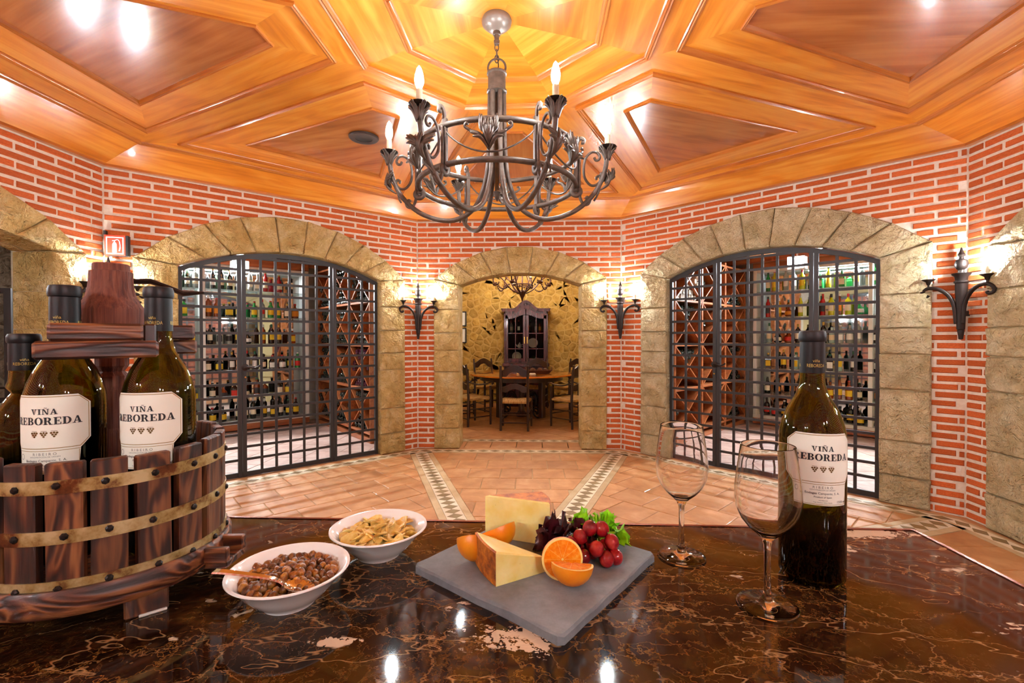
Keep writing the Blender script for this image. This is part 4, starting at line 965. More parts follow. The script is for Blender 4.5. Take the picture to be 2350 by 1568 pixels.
# --- dining chandelier
q=empty('beaded_chandelier',(-.06,5.62,2.02)); tag(q,'rusty iron chandelier with beaded chains above the dining table','chandelier')
ir=simple('rusty_iron','#4A281A',.5,.6)
b=B(); b.tube([(0,0,.02),(0,0,.93)],.012,8); b.build('stem',ir,q)
b=B(); b.lathe([(0,-.03),(.012,0),(.02,.04),(.05,.10),(.07,.14),(.05,.17),(.02,.18)],14); b.build('finial',ir,q,smooth=40)
b=B(); b.torus(.17,.012,28,6,.27); b.torus(.10,.009,24,6,.44); b.build('ring',ir,q,smooth=True)
for k in range(8):
    a=k*pi/4; b=B(); b.m=Matrix.Rotation(a,4,'Z'); b.tube([(.05,0,.13),(.12,0,.2),(.17,0,.27),(.14,0,.36),(.10,0,.44),(.03,0,.6)],.008,6); b.build('cage_rib',ir,q,smooth=True)
for k in range(6):
    a=k*pi/3+.2; b=B(); b.m=Matrix.Rotation(a,4,'Z')
    b.tube(bez([(.06,0,.12),(.2,0,.2),(.34,0,.36),(.44,0,.42),(.50,0,.36),(.47,0,.28),(.42,0,.27),(.40,0,.32)],6),.011,8); b.build('arm',ir,q,smooth=True)
    b=B(); b.m=Matrix.Rotation(a,4,'Z'); b.lathe([(0,.24),(.03,.25),(.045,.28),(.02,.30)],10,cx=.47); b.lathe([(.018,.42),(.03,.44),(.012,.45)],10,cx=.44); b.build('cup',ir,q,smooth=40)
    b=B()
    for j in range(13):
        t=j/12; a2=a+t*pi/3; R=.45-.05*sin(pi*t); z=.30-.12*sin(pi*t); b.sphere((R*cos(a2),R*sin(a2),z),.0145,8,6)
    b.build('bead_chain',ir,q,smooth=True)
    b=B(); b.m=Matrix.Rotation(a,4,'Z'); b.lathe([(.016,.45),(.016,.52),(0,.52)],10,cx=.44); b.build('candle_sleeve',M['candle'],q)
    b=B(); b.m=Matrix.Rotation(a,4,'Z'); b.sphere((.44,0,.555),.02,8,5,(1,1,1.8)); b.build('bulb',M['dbulb'],q,smooth=True)
# --- corridor beyond the left arch, and a wall behind the right arch
b=B(); b.box(-1.2,2.75,0,.1,0,2.9); WC=b.build('wall_corridor',simple('corridor_mortar','#CDBBA6',.95),None,(-5.1,-.6,0),pi/2); tag(WC,kind='structure')
rubble(WC,.6,2.7,0.2,2.6,.30,mk_stone('corridor_stone',('#B49A80','#CCB49C','#DECAB6','#A89078')),9,.05)
fc=tag(empty('floor_corridor'),kind='structure'); b=B(); b.box(-5.1,-3.4,-2,1.9,-.1,-.008); b.build('paving',M['tile'],fc)
b=B(); b.box(-5.2,-3.75,-2.0,1.3,2.6,2.7); tag(b.build('ceiling_corridor',plas),kind='structure')
b=B(); b.box(-5.2,-3.75,-1.9,-1.8,0,2.7); tag(b.build('wall_corridor_near',plas),kind='structure')
b=B(); b.box(4.6,4.7,-2,2.4,0,2.7); tag(b.build('wall_right_passage',plas),kind='structure')
b=B(); b.box(3.7,4.7,-2,2.4,2.6,2.7); tag(b.build('ceiling_right_passage',plas),kind='structure')
b=B(); b.box(3.6,4.7,-2,2.4,-.1,-.003); tag(b.build('floor_right_passage',M['tile']),kind='structure')
b=B(); b.box(3.7,4.7,2.3,2.4,0,2.7); b.box(3.7,4.7,-2.0,-1.9,0,2.7); tag(b.build('wall_right_passage_end',plas),kind='structure')
g=empty('iron_door',(-3.87,.945,0),radians(215)); tag(g,'narrow black iron door leaf standing open inside the left arch','door')
for x in (0,.62): b=B(); b.box(x-.02,x+.02,-.02,.02,0,1.78); b.build('post',M['darkiron'],g)
for z in (.02,.9,1.74): b=B(); b.box(.02,.6,-.015,.015,z,z+.04); b.build('rail',M['darkiron'],g)
for k in range(5): x=.1+k*.1; b=B(); b.box(x-.008,x+.008,-.008,.008,.06,1.74); b.build('bar',M['darkiron'],g)
b=B(); b.tube([(.0,.03,1.02),(-.02,.07,1.02),(.05,.07,1.02)],.01,6); b.build('latch',M['darkiron'],g)

cl=empty('corridor_fill_lamp',(-4.45,.55,2.56)); tag(cl,'unseen fill lamp added to brighten the corridor beyond the left arch','lamp')  # unseen lamp, added to lighten the corridor stonework
b=B(); b.lathe([(0,.04),(.14,.04),(.15,.03),(.15,.0),(.13,-.005)],24); b.build('housing',M['white'],cl,smooth=40)
b=B(); b.lathe([(.128,-.004),(.10,-.03),(.05,-.042),(0,-.045)],16,False); b.build('lit_shade',emit('lit_corridor_fill',(1,.97,.92,1),22),cl,smooth=True)
# ================================================================== chandelier
CH=empty('chandelier',(-.015,-.025,2.0)); tag(CH,'large brown wrought iron chandelier with six candle bulbs hanging from the ceiling','chandelier')
wi=M['wrought']
Z=lambda z:z-2.0
b=B(); b.lathe([(.0,1.045),(.072,1.045),(.078,1.03),(.074,1.012),(.05,.99),(.022,.975),(.0,.972)],32); b.build('canopy',simple('canopy_paint','#8A7A70',.35,.4),CH,smooth=40)
b=B(); b.lathe([(.02,.98),(.02,.960),(.014,.957),(.012,.935),(.016,.93),(.014,.912),(0,.91)],16); b.build('canopy_tube',wi,CH,smooth=40)
def link(z,rz,h=.022,w=.010):
    b=B(); P=[(w*cos(t),0,z+h*sin(t)) for t in [2*pi*k/16 for k in range(17)]]; b.m=Matrix.Rotation(rz,4,'Z'); b.tube(P,.0032,6,False); b.build('chain_link',wi,CH,smooth=True)
for k in range(3): link(.897-k*.030,(k%2)*pi/2,.020)
b=B(); b.tube([(.046*cos(t),0,.792+.046*sin(t)) for t in [2*pi*k/32 for k in range(33)]],.0055,8,False); b.build('suspension_ring',wi,CH,smooth=True)
b=B(); b.tube(bez([(0,0,.87),(.008,.004,.80),(-.006,.01,.74),(-.01,.01,.68)],6),.003,6); b.build('cable',M['darkiron'],CH,smooth=True)
b=B(); b.lathe([(0,.768),(.046,.768),(.052,.764),(.052,.756),(.046,.752),(.046,.678),(.052,.674),(.052,.664),(.046,.66),(0,.66)],28); b.build('hub',wi,CH,smooth=35)
b=B(); b.lathe([(.012,.67),(.012,.16),(.02,.15),(.012,.12),(0,.10)],12); b.build('core',wi,CH,smooth=40)
b=B(); b.torus(.408,.0135,64,10,Z(2.343)); b.build('upper_ring',wi,CH,smooth=True)
b=B(); b.torus(.403,.0135,64,10,Z(2.170)); b.build('lower_ring',wi,CH,smooth=True)
def leaf(b,base,tip,up,w,n=7,curl=.35,lob=3):
    # acanthus leaf: a fan of tapering, curling fingers that share one stem
    P0,P1,U=Vector(base),Vector(tip),Vector(up).normalized(); d=P1-P0; L=d.length; s=d.cross(U).normalized()
    for q,ln in ((-1,.72),(-.45,.92),(0,1.0),(.45,.92),(1,.72)):
        P=[];rr=[]
        for k in range(n+1):
            t=k/n; c=P0+d*(t*ln)+U*(curl*L*(sin(pi*t*.9)-t*.55))+s*(q*w*1.15*sin(pi*.5*t)**1.2)
            if t>.8: c+=U*(.5*w*(t-.8)/.2)+s*(q*w*.25*(t-.8)/.2)
            P.append(c); rr.append(w*(.16+.34*sin(pi*min(1,t*.92+.06))))
        b.tube(P,rr,5,True,.7)
def spiral(c,r0,r1,a0,turns,n=24):
    return [(c[0]+(r0+(r1-r0)*k/n)*cos(a0+turns*2*pi*k/n),0,c[1]+(r0+(r1-r0)*k/n)*sin(a0+turns*2*pi*k/n)) for k in range(n+1)]
CAMANG=-pi/2
for k in range(6):
    a=k*pi/3; Rm=Matrix.Rotation(a,4,'Z')
    # main arm
    b=B(); b.m=Rm; b.tube(bez([(.036,0,.665),(.038,0,.50),(.042,0,.36),(.060,0,.21),(.115,0,.075),(.21,0,.012),(.31,0,.012),(.415,0,.055),(.50,0,.135),(.55,0,.235),(.567,0,.335)],8),.0125,10); A=b.build('arm',wi,CH,smooth=True)
    # leaf-wrapped cup
    b=B(); b.m=Rm; b.lathe([(.012,.325),(.015,.345),(.024,.362),(.038,.372),(.045,.372),(.041,.369),(.022,.355),(0,.352)],20,False,cx=.567); b.build('drip_cup',M['darkiron'],CH,smooth=40)
    b=B(); b.m=Rm
    for q in range(5): t=q*2*pi/5; leaf(b,(.567+.013*cos(t),.013*sin(t),.30),(.567+.04*cos(t),.04*sin(t),.374),(cos(t),sin(t),0),.013,6,-.1)
    b.build('cup_leaf',wi,CH,smooth=True)
    b=B(); b.m=Rm; b.lathe([(.0135,.36),(.0135,.432),(.010,.436),(0,.436)],14,cx=.567); b.build('candle_sleeve',M['candle'],CH,smooth=40)
    b=B(); b.m=Rm; b.lathe([(0,.434),(.010,.437),(.0175,.455),(.0195,.472),(.0165,.495),(.009,.520),(0,.532)],8,cx=.567); b.build('bulb',M['bulb'],CH,smooth=True)
    # vertical bar between the rings with a curled head
    b=B(); b.m=Rm; b.bbox(.396,.416,-.011,.011,.145,.375,.003); b.build('tie_bar',wi,CH)
    b=B(); b.m=Rm; b.tube(bez([(.41,0,.37),(.414,0,.40),(.430,0,.418),(.446,0,.410),(.444,0,.396),(.434,0,.396)],6),.008,8,flat=1.3); b.build('bar_curl',wi,CH,smooth=True)
    b=B(); b.m=Rm; P=spiral((.41,.148),.026,.016,pi/2,.9); b.tube(P,.010,8,flat=1.4); b.build('bar_foot',wi,CH,smooth=True)
    # C-scroll between the bar and the arm
    b=B(); b.m=Rm; b.tube(bez([(.500,0,.318),(.508,0,.304),(.522,0,.306),(.528,0,.322),(.515,0,.342),(.487,0,.345),(.458,0,.318),(.447,0,.268),(.452,0,.215),(.480,0,.178),(.510,0,.178),(.532,0,.200),(.524,0,.222),(.510,0,.215),(.513,0,.204)],6),.0068,8); b.build('c_scroll',wi,CH,smooth=True)
    b=B(); b.m=Rm; b.tube(bez([(.425,0,.335),(.424,0,.26),(.424,0,.17),(.428,0,.115),(.446,0,.080),(.47,0,.082),(.478,0,.104),(.464,0,.116),(.456,0,.106)],6),.0065,8,flat=1.2); b.build('under_scroll',wi,CH,smooth=True)
    # leaves on the arm
    b=B(); b.m=Rm
    leaf(b,(.556,0,.185),(.532,.055,.250),(.4,.1,.2),.018); leaf(b,(.556,0,.185),(.590,-.05,.245),(.4,.1,.2),.018); leaf(b,(.53,0,.15),(.575,.01,.26),(1,0,0),.017)
    b.tube([(.50+.004*sin(j*1.1)+j*.009,.016*cos(j*1.1),.10+j*.019) for j in range(8)],.005,6); b.build('arm_leaf',wi,CH,smooth=True)
    # swag and palmette on the outside of the rings, halfway to the next arm
    R=.408; P=[]
    for j in range(17):
        t=j/16; aa=t*pi/3; P.append((R*cos(aa),R*sin(aa),.325-.125*sin(pi*t)**.8))
    b=B(); b.m=Rm; b.tube(P,.0042,6); b.build('swag',wi,CH,smooth=True)
    b=B(); b.m=Matrix.Rotation(a+pi/6,4,'Z')@Matrix.Translation((.42,0,.205))@Matrix.Scale(1.3,4)@Matrix.Translation((0,0,-.205))
    for s in (-1,1):
        leaf(b,(0,0,.205),(.012,s*.062,.262),(.35,0,.7),.016,8,.3); b.tube(bez([(.008,s*.05,.26),(.012,s*.066,.268),(.012,s*.078,.278),(.012,s*.074,.288),(.012,s*.066,.284)],4),.005,6)
        leaf(b,(0,0,.25),(.012,s*.028,.318),(.5,s*.5,.0),.013,7,.25)
    leaf(b,(0,0,.215),(.02,0,.30),(1,0,0),.013,7,.25); b.build('palmette',wi,CH,smooth=True)
# ================================================================== sconces in the corners
def make_sconce(i,label):
    p=Vector(CN[i]); d=-p.normalized(); q=p+d*.075
    s=empty('wall_sconce',(q.x,q.y,1.37),atan2(d.y,d.x)+pi/2); tag(s,label,'wall lamp','iron torch sconces in the wall corners')   # local -y looks into the room
    dk=M['darkiron']
    b=B(); b.lathe([(0,0),(.013,.004),(.016,.03),(.022,.07),(.020,.075),(.025,.08),(.030,.25),(.036,.38),(.036,.43),(.044,.435),(.044,.445),(.036,.45),(.040,.48),(.055,.495),(.058,.505),(.03,.51),(0,.51)],20); b.build('torch',dk,s,smooth=40)
    b=B(); b.lathe([(.02,.51),(.018,.53),(.034,.545),(.042,.575),(.034,.605),(.016,.615),(.014,.63),(.024,.645),(.012,.67),(.005,.70),(0,.705)],18); b.build('finial',dk,s,smooth=40)
    b=B(); b.bbox(-.02,.02,.0,.07,.18,.22,.003); b.build('wall_bracket',dk,s)
    for sg in (-1,1):
        b=B(); b.tube(bez([(sg*.022,-.018,.12),(sg*.034,-.022,.26),(sg*.065,-.03,.34),(sg*.12,-.045,.392),(sg*.185,-.055,.405),(sg*.225,-.058,.378),(sg*.222,-.058,.345),(sg*.195,-.056,.335),(sg*.182,-.055,.352)],7),[.013]*8+[.0145]*30+[.012]*18+[.009],10); b.build('arm',dk,s,smooth=True)
        b=B(); b.lathe([(.007,.40),(.007,.43),(.012,.435),(.018,.455),(.042,.472),(.045,.476),(.02,.470),(0,.468)],18,False,cx=sg*.185,cy=-.055); b.build('drip_cup',dk,s,smooth=40)
        b=B(); b.lathe([(.012,.465),(.012,.535),(0,.537)],12,cx=sg*.185,cy=-.055); b.build('candle_sleeve',M['candle'],s,smooth=40)
        b=B(); b.lathe([(0,.535),(.011,.54),(.0195,.562),(.0205,.58),(.016,.606),(.007,.632),(0,.64)],8,cx=sg*.185,cy=-.055); b.build('bulb',M['sbulb'],s,smooth=True)
for i,l in ((1,'iron torch sconce in the left corner, behind the wine press'),(2,'iron torch sconce left of the dining room archway'),(3,'iron torch sconce right of the dining room archway'),(4,'iron torch sconce on the brick corner at the far right'),
            (5,'iron torch sconce in the right corner behind the camera'),(6,'iron torch sconce in the rear right corner'),(7,'iron torch sconce in the rear left corner'),(0,'iron torch sconce in the left corner behind the camera')): make_sconce(i,l)
# ================================================================== fire extinguisher sign
a,L,rz=wall_frame(1); p=W2(1,.085,-.07)
sg=empty('extinguisher_sign',(p.x,p.y,2.09),radians(22)); tag(sg,'red fire extinguisher sign with white frame on the corner brickwork','sign')
b=B(); b.bbox(-.082,.082,0,.05,0,.175,.003); b.build('sign_box',M['black'],sg)
b=B(); b.box(-.082,.064,-.003,.001,.002,.173); b.build('red_face',M['red'],sg)
b=B(); 
for q in ((-.070,.052,.150,.158),(-.070,.052,.014,.022),(-.070,-.062,.014,.158),(.044,.052,.014,.158)): b.box(q[0],q[1],-.0042,-.003,q[2],q[3])
b.build('white_border',M['signwhite'],sg)
b=B(); b.m=Matrix.Rotation(pi/2,4,'X')
b.prism([(-.026,.028),(.004,.028),(.004,.095),(0,.108),(-.006,.114),(-.016,.114),(-.022,.108),(-.026,.095)],.003,.0045); b.prism([(-.015,.112),(-.007,.112),(-.007,.124),(-.015,.124)],.003,.0045); b.prism([(-.026,.122),(-.008,.127),(-.008,.132),(-.028,.128)],.003,.0045)
b.build('cylinder_symbol',M['signwhite'],sg)
b=B(); b.tube(bez([(-.010,-.004,.128),(.010,-.004,.136),(.024,-.004,.118),(.028,-.004,.07),(.022,-.004,.04)],5),[.0035]*15+[.005]*6,6); b.build('hose_symbol',M['signwhite'],sg)
b=B(); b.box(-.088,-.072,.0,.05,.175,.21); b.build('bracket',M['black'],sg)
# ================================================================== the marble table
TZ=1.06
TX0,TX1,TY0,TY1=-.95,.843,-2.20,-1.615
t=empty('marble_table',((TX0+TX1)/2,(TY0+TY1)/2,0)); tag(t,'dark brown veined marble table with copper edge trim in the foreground','table')
def TL(x,y): return (x-(TX0+TX1)/2,y-(TY0+TY1)/2)
(ax,ay),(bx_,by)=TL(TX0,TY0),TL(TX1,TY1)
b=B(); b.box(ax,bx_,ay,by,TZ-.03,TZ); b.build('marble_top',M['marble'],t)
prof=[(-.001,-.03),(-.010,-.029),(-.014,-.022),(-.015,-.012),(-.012,-.003),(-.007,.0015),(-.001,.0015)]
moulding('copper_edge',[(ax,ay),(bx_,ay),(bx_,by),(ax,by)],TZ,prof,t,M['copper'])
b=B(); b.bbox(ax+.08,bx_-.08,ay+.06,by-.06,.06,TZ-.03,.01); b.build('cabinet_body',M['cabinet'],t)
b=B(); b.bbox(ax+.1,bx_-.1,ay+.08,by-.08,0,.06,.004); b.build('plinth',M['dark'],t)
# ================================================================== wine bottles
def bend(verts,R,a0=-pi/2): return [((R+y)*cos(a0+x/R),(R+y)*sin(a0+x/R),z) for x,y,z in verts]
# slab serif capitals, each a list of convex pieces in a unit-high box
def arcring(cx,cy,rx,ry,ix,iy,a0,a1,n=10):
    out=[]
    for k in range(n):
        t0,t1=a0+(a1-a0)*k/n,a0+(a1-a0)*(k+1)/n
        out.append([(cx+ix*cos(t0),cy+iy*sin(t0)),(cx+rx*cos(t0),cy+ry*sin(t0)),(cx+rx*cos(t1),cy+ry*sin(t1)),(cx+ix*cos(t1),cy+iy*sin(t1))])
    return out
def rect(x0,x1,y0,y1): return [(x0,y0),(x1,y0),(x1,y1),(x0,y1)]
def glyph(c):
    s=.09
    if c=='I': return [rect(.14,.40,0,1),rect(.0,.54,0,s),rect(0,.54,1-s,1)],.54
    if c=='V': return [[(.08,1),(.36,1),(.56,.0),(.44,0)],[(.56,0),(.50,.0),(.74,1),(.86,1)],rect(0,.46,1-s,1),rect(.62,.98,1-s,1)],.98
    if c=='A': return [[(.10,0),(.22,0),(.52,.92),(.44,1)],[(.42,1),(.62,1),(.96,0),(.66,0)],rect(.26,.74,.28,.38),rect(0,.36,0,s),rect(.54,1.06,0,s)],1.06
    if c in 'NÑ':
        g=[rect(.12,.24,0,1),rect(.80,.92,0,1),[(.12,1),(.36,1),(.92,.0),(.70,0)],rect(0,.36,0,s),rect(0,.30,1-s,1),rect(.66,1.04,1-s,1)]
        if c=='Ñ': g+=[[(.30,1.10),(.42,1.16),(.42,1.25),(.30,1.18)],[(.42,1.16),(.62,1.10),(.62,1.19),(.42,1.25)],[(.62,1.10),(.74,1.17),(.74,1.26),(.62,1.19)]]
        return g,1.04
    if c=='E': return [rect(.10,.36,0,1),rect(0,.80,0,s),rect(0,.78,1-s,1),rect(.36,.60,.46,.55),rect(.52,.60,.36,.65),rect(.70,.80,0,.32),rect(.68,.78,.70,1)],.84
    if c=='B': return [rect(.10,.36,0,1),rect(0,.46,0,s),rect(0,.46,1-s,1),rect(.3,.46,.46,.54)]+arcring(.46,.74,.36,.26,.12,.17,-pi/2,pi/2)+arcring(.46,.27,.42,.27,.16,.18,-pi/2,pi/2),.92
    if c=='R': return [rect(.10,.36,0,1),rect(0,.48,0,s),rect(0,.46,1-s,1),rect(.3,.46,.44,.53)]+arcring(.46,.72,.38,.28,.13,.19,-pi/2,pi/2)+[[(.44,.5),(.66,.5),(.88,.06),(.64,.06)],rect(.62,1.02,0,s)],1.02
    if c=='D': return [rect(.10,.36,0,1),rect(0,.44,0,s),rect(0,.44,1-s,1)]+arcring(.42,.5,.50,.5,.24,.41,-pi/2,pi/2,14),.96
    if c=='O': return arcring(.5,.5,.5,.52,.24,.43,0,2*pi,24),1.0
    return [],.4
def lettering(word,h,x0,z0,track=.08,wid=1.0):
    # centred word in flat (x,z)
    W=[glyph(c) for c in word]; tot=sum(g[1] for g in W)+track*(len(W)-1); x=-tot/2; out=[]
    for g,wd in W:
        for poly in g: out.append([(x0+(x+px)*h*wid,z0+pz*h) for px,pz in poly])
        x+=wd+track
    return out
def font_mesh(text,size):
    cu=bpy.data.curves.new('t','FONT'); cu.body=text; cu.size=size; cu.align_x='CENTER'; cu.resolution_u=2
    o=bpy.data.objects.new('t',cu); COL.objects.link(o); dg=bpy.context.evaluated_depsgraph_get(); dg.update()
    me=bpy.data.meshes.new_from_object(o.evaluated_get(dg)); vs=[tuple(v.co) for v in me.vertices]; fs=[tuple(p.vertices) for p in me.polygons]
    bpy.data.objects.remove(o); bpy.data.curves.remove(cu); bpy.data.meshes.remove(me); return vs,fs
FONT={}
for key,tx,sz in (('rib','R I B E I R O',.0046),('den','DENOMINACION DE ORIGEN',.0023),('bod','Bodegas Campante, S. A.',.0042),('pro','Product of Spain',.0032),('vin','Viña Reboreda',.0018),('pug','Puga, Ourense, Galicia, España',.0018),('ml','1500 ml',.0045),('vc','viña',.0056),('rc','REBOREDA',.0066)): FONT[key]=font_mesh(tx,sz)
ink=simple('label_ink','#141A1C',.6); goldink=simple('label_gold','#9A7A30',.4,.5); grey=simple('label_grey','#6E6A60',.6); paper=simple('label_paper','#EAE4D2',.6); cfoil=simple('capsule_foil','#08080A',.45,spec=.3)
def polys_mesh(b,polys,R,eps):
    for poly in polys:
        p=ccw(poly); n=len(p); b.add(bend([(x,eps,z) for x,z in p],R),[tuple(range(n))])
def font_on(b,key,x,z,R,eps):
    vs,fs=FONT[key]; b.add(bend([(vx+x,eps,vy+z) for vx,vy,_ in vs],R),fs)
def big_bottle(loc,rz,label,fill,sc=1.0,Rb=.041,H=.347,with_label=True):
    R=Rb; k=H/.347
    o=empty('wine_bottle',loc,rz); tag(o,label,'bottle','large green wine bottles on the marble table'); o.scale=(sc,)*3
    P=[(.0,.014),(.022,.008),(.034,.0),(R-.003,.0015),(R,.007),(R,.196),(R-.0008,.208),(R-.004,.222),(R-.010,.238),(R-.018,.252),(.0185,.262),(.0158,.272),(.0150,.285),(.0146,.336),(.0135,.3395)]
    T=.0032
    I=[(.0105,.3395),(.0112,.285),(.0124,.272),(.0150,.260),(R-.0205,.2495),(R-.013,.2355),(R-.0072,.220),(R-.004,.206),(R-T,.196),(R-T,.011),(.030,.006),(.020,.0135),(0,.019)]
    b=B(); b.lathe([(r,z*k) for r,z in P+I],48,False); b.build('glass',M['bottle'],o,smooth=60)
    if fill>0:
        Wn=[(0,.0195),(.020,.0142),(.030,.0068),(R-T-.0006,.0118),(R-T-.0006,min(fill,.196))]+([(R-.0085,.218)] if fill>.215 else [])+[(0,fill if fill<.196 else (.218 if fill>.215 else .196))]
        b=B(); b.lathe([(r,z*k) for r,z in Wn],40,False); b.build('wine',M['wine'],o,smooth=40)
    b=B(); b.lathe([(r,z*k) for r,z in [(.0156,.288),(.0154,.325),(.0152,.3315),(.0166,.3325),(.0172,.336),(.0170,.342),(.0156,.3462),(.013,.347),(0,.347)]],36); cp=b.build('capsule',cfoil,o,smooth=40)
    # gold name on the capsule
    for a in (0,2.1,-2.1):
        b=B(); vs,fs=FONT['vc']; b.add(bend([(x,.0003,y*k+.3035*k) for x,y,_ in vs],.0156,-pi/2+a),fs); vs,fs=FONT['rc']; b.add(bend([(x*.70,.0003,y*k+.2965*k) for x,y,_ in vs],.0156,-pi/2+a),fs); b.build('capsule_lettering',simple('foil_gold','#B8A050',.4,.5),cp)
    if not with_label: return o
    # paper label: octagonal main field with a narrower tag below
    w=.0445; z0,z1=.136,.2035; ch=.011
    def top(s): a=abs(s); return z1 if a<w-ch*1.15 else z1-(a-(w-ch*1.15))*.87
    def bot(s): a=abs(s); return .1075 if a<.034 else z0+max(0,(a-(w-ch*1.0)))*1.1
    xs=sorted(set([-w+2*w*q/28 for q in range(29)]+[-.034,.034,-.03401,.03401,-w+ch*1.15,w-ch*1.15])); vs=[];fs=[]
    for s in xs: vs+=[(s,.0004,bot(s)),(s,.0004,top(s))]
    for q in range(len(xs)-1): fs.append((2*q,2*q+2,2*q+3,2*q+1))
    b=B(); b.add(bend(vs,R),fs); lb=b.build('label',paper,o,(0,0,.006),smooth=True)
    # gold border lines
    ins=.0022; oc=[(-w+ins,z0+ch+.001),(-w+ins,z1-ch),(-w+ch+ins*.3,z1-ins),(w-ch-ins*.3,z1-ins),(w-ins,z1-ch),(w-ins,z0+ch+.001),(w-ch,z0+.0025),(-w+ch,z0+.0025)]
    b=B(); th=.00045
    def line(p,q,th):
        d=Vector((q[0]-p[0],q[1]-p[1])); n=max(1,int(d.length/.006)); nn=Vector((-d.y,d.x)).normalized()*th
        for j in range(n): a=Vector(p)+d*(j/n); c=Vector(p)+d*((j+1)/n); b.add(bend([(a.x-nn.x,.0006,a.y-nn.y),(c.x-nn.x,.0006,c.y-nn.y),(c.x+nn.x,.0006,c.y+nn.y),(a.x+nn.x,.0006,a.y+nn.y)],R),[(0,1,2,3)])
    for p,q in zip(oc,oc[1:]+oc[:1]): line(p,q,.0004)
    for p,q in (((-.0335,.1355),(.0335,.1355)),((-.0325,.109),(.0325,.109)),((.0325,.109),(.0325,.1345)),((-.0325,.109),(-.0325,.1345))): line(p,q,.0003)
    b.build('gold_lines',goldink,lb)
    b=B(); polys_mesh(b,lettering('VIÑA',.0068,0,.1800,.10),R,.0007); polys_mesh(b,lettering('REBOREDA',.0090,0,.1675,.07,.97),R,.0007); b.build('name_lettering',ink,lb)
    b=B()
    for gx in (-.0098,0,.0098):
        for (dx,dz) in ((-.0027,0),(0,.0003),(.0027,0),(-.0014,-.0022),(.0014,-.0022),(0,-.0044)):
            b.add(bend([(gx+dx+.00125*cos(q*pi/4),.0007,.1575+dz+.00125*sin(q*pi/4)) for q in range(8)],R),[tuple(range(8))])
        b.add(bend([(gx-.003,.0007,.1597),(gx+.003,.0007,.1594),(gx+.003,.0007,.1599),(gx-.003,.0007,.1602)],R),[(0,1,2,3)])
    b.build('grape_emblem',simple('emblem_bronze','#6A5424',.45,.4),lb)
    b=B(); font_on(b,'rib',0,.1302,R,.0007); font_on(b,'den',0,.1275,R,.0007); b.build('region_lettering',grey,lb)
    b=B(); font_on(b,'bod',0,.1225,R,.0007); font_on(b,'pro',0,.1178,R,.0007); font_on(b,'vin',0,.1140,R,.0007); font_on(b,'pug',0,.1112,R,.0007); font_on(b,'ml',.0245,.1112,R,.0007); b.build('maker_lettering',ink,lb)
    b=B(); polys_mesh(b,arcring(-.0275,.1285,.0030,.0036,.0024,.0030,0,2*pi,14),R,.0007); b.build('seal_emblem',grey,lb)
    return o
big_bottle((.578,-1.782,TZ+.0005),radians(-11.5),'tall green wine bottle with paper label standing right behind the wine glass',.075)
# ================================================================== the miniature wine press
PC=(-.3905,-1.853); PR_=.131
az=radians(43.4)     # the press faces the camera: local x to the right as seen
pw=empty('wine_press',(PC[0],PC[1],TZ),az); tag(pw,'small wooden basket wine press with rusty hoops holding bottles on the marble','wine press')
def lz(z): return z-TZ
b=B(); b.lathe([(.0,.030),(.136,.030),(.139,.034),(.139,.056),(.136,.060),(0,.060)],56); b.build('base_plate',M['pressx'],pw,smooth=40)
for (x,y) in ((.030,-.098),(-.10,.02),(.05,.10)): b=B(); b.bbox(x-.022,x+.022,y-.02,y+.02,0,.031,.002); b.build('foot',M['press'],pw)
b=B(); b.bbox(.022,.050,-.1215,-.105,-.0,.003,.001); b.build('paper_shim',simple('paper_shim','#D8D4CC',.8),pw)
# spout towards +x of the world
sa=-az+radians(5)
for (y0,y1,z0,z1,nm) in ((-.028,.028,.030,.040,'spout_floor'),(-.030,-.018,.038,.058,'spout_wall'),(.018,.030,.038,.058,'spout_wall')):
    b=B(); b.bbox(.105,.165,y0*.85,y1*.85,z0,z1,.0015); b.build(nm,M['pressx'],pw,rz=sa)
# staves
NS=19
for k in range(NS):
    a=2*pi*k/NS+.06+random.uniform(-.02,.02); wd=random.uniform(.0165,.0185); h=random.uniform(.196,.206); tl=random.uniform(-.01,.01)
    b=B(); b.bbox(-wd,wd,-.006,.006,.0602,h,.0016)
    b.v=[(x+(z-.056)*tl,y,z) for x,y,z in b.v]
    st=b.build('stave',M['press'],pw,((PR_-.007)*cos(a),(PR_-.007)*sin(a),0),a+pi/2)
def mk_hoop():
    m=Mt('rusty_hoop',.45,.6); v=m.coord(rand=True); a=m.noise(v,22,6,.65); c=m.ramp(a,[(.38,'#CDB888'),(.52,'#A48A52'),(.60,'#6A3A1C'),(.72,'#3A1A0C')]); m.col(c); m.bump(a,.2,.002); return m.m
M['hoop']=mk_hoop()
for z in (.062,.118,.174):
    b=B(); b.lathe([(PR_-.0005,z-.0075),(PR_+.0012,z-.0075),(PR_+.0012,z+.0075),(PR_-.0005,z+.0075),(PR_-.0005,z-.0075)],72,False); hp=b.build('hoop',M['hoop'],pw,smooth=40)
    for k in range(NS):
        a=2*pi*k/NS+.06+random.uniform(-.03,.03); b=B(); b.m=Matrix.Translation(((PR_+.0012)*cos(a),(PR_+.0012)*sin(a),z+random.uniform(-.002,.002)))@Matrix.Rotation(a,4,'Z')@Matrix.Rotation(pi/2,4,'Y')
        b.lathe([(.0042,0),(.0040,.0015),(.0022,.0032),(0,.0035)],7); b.build('rivet',simple('rivet_iron','#1C1614',.45,.6),hp)
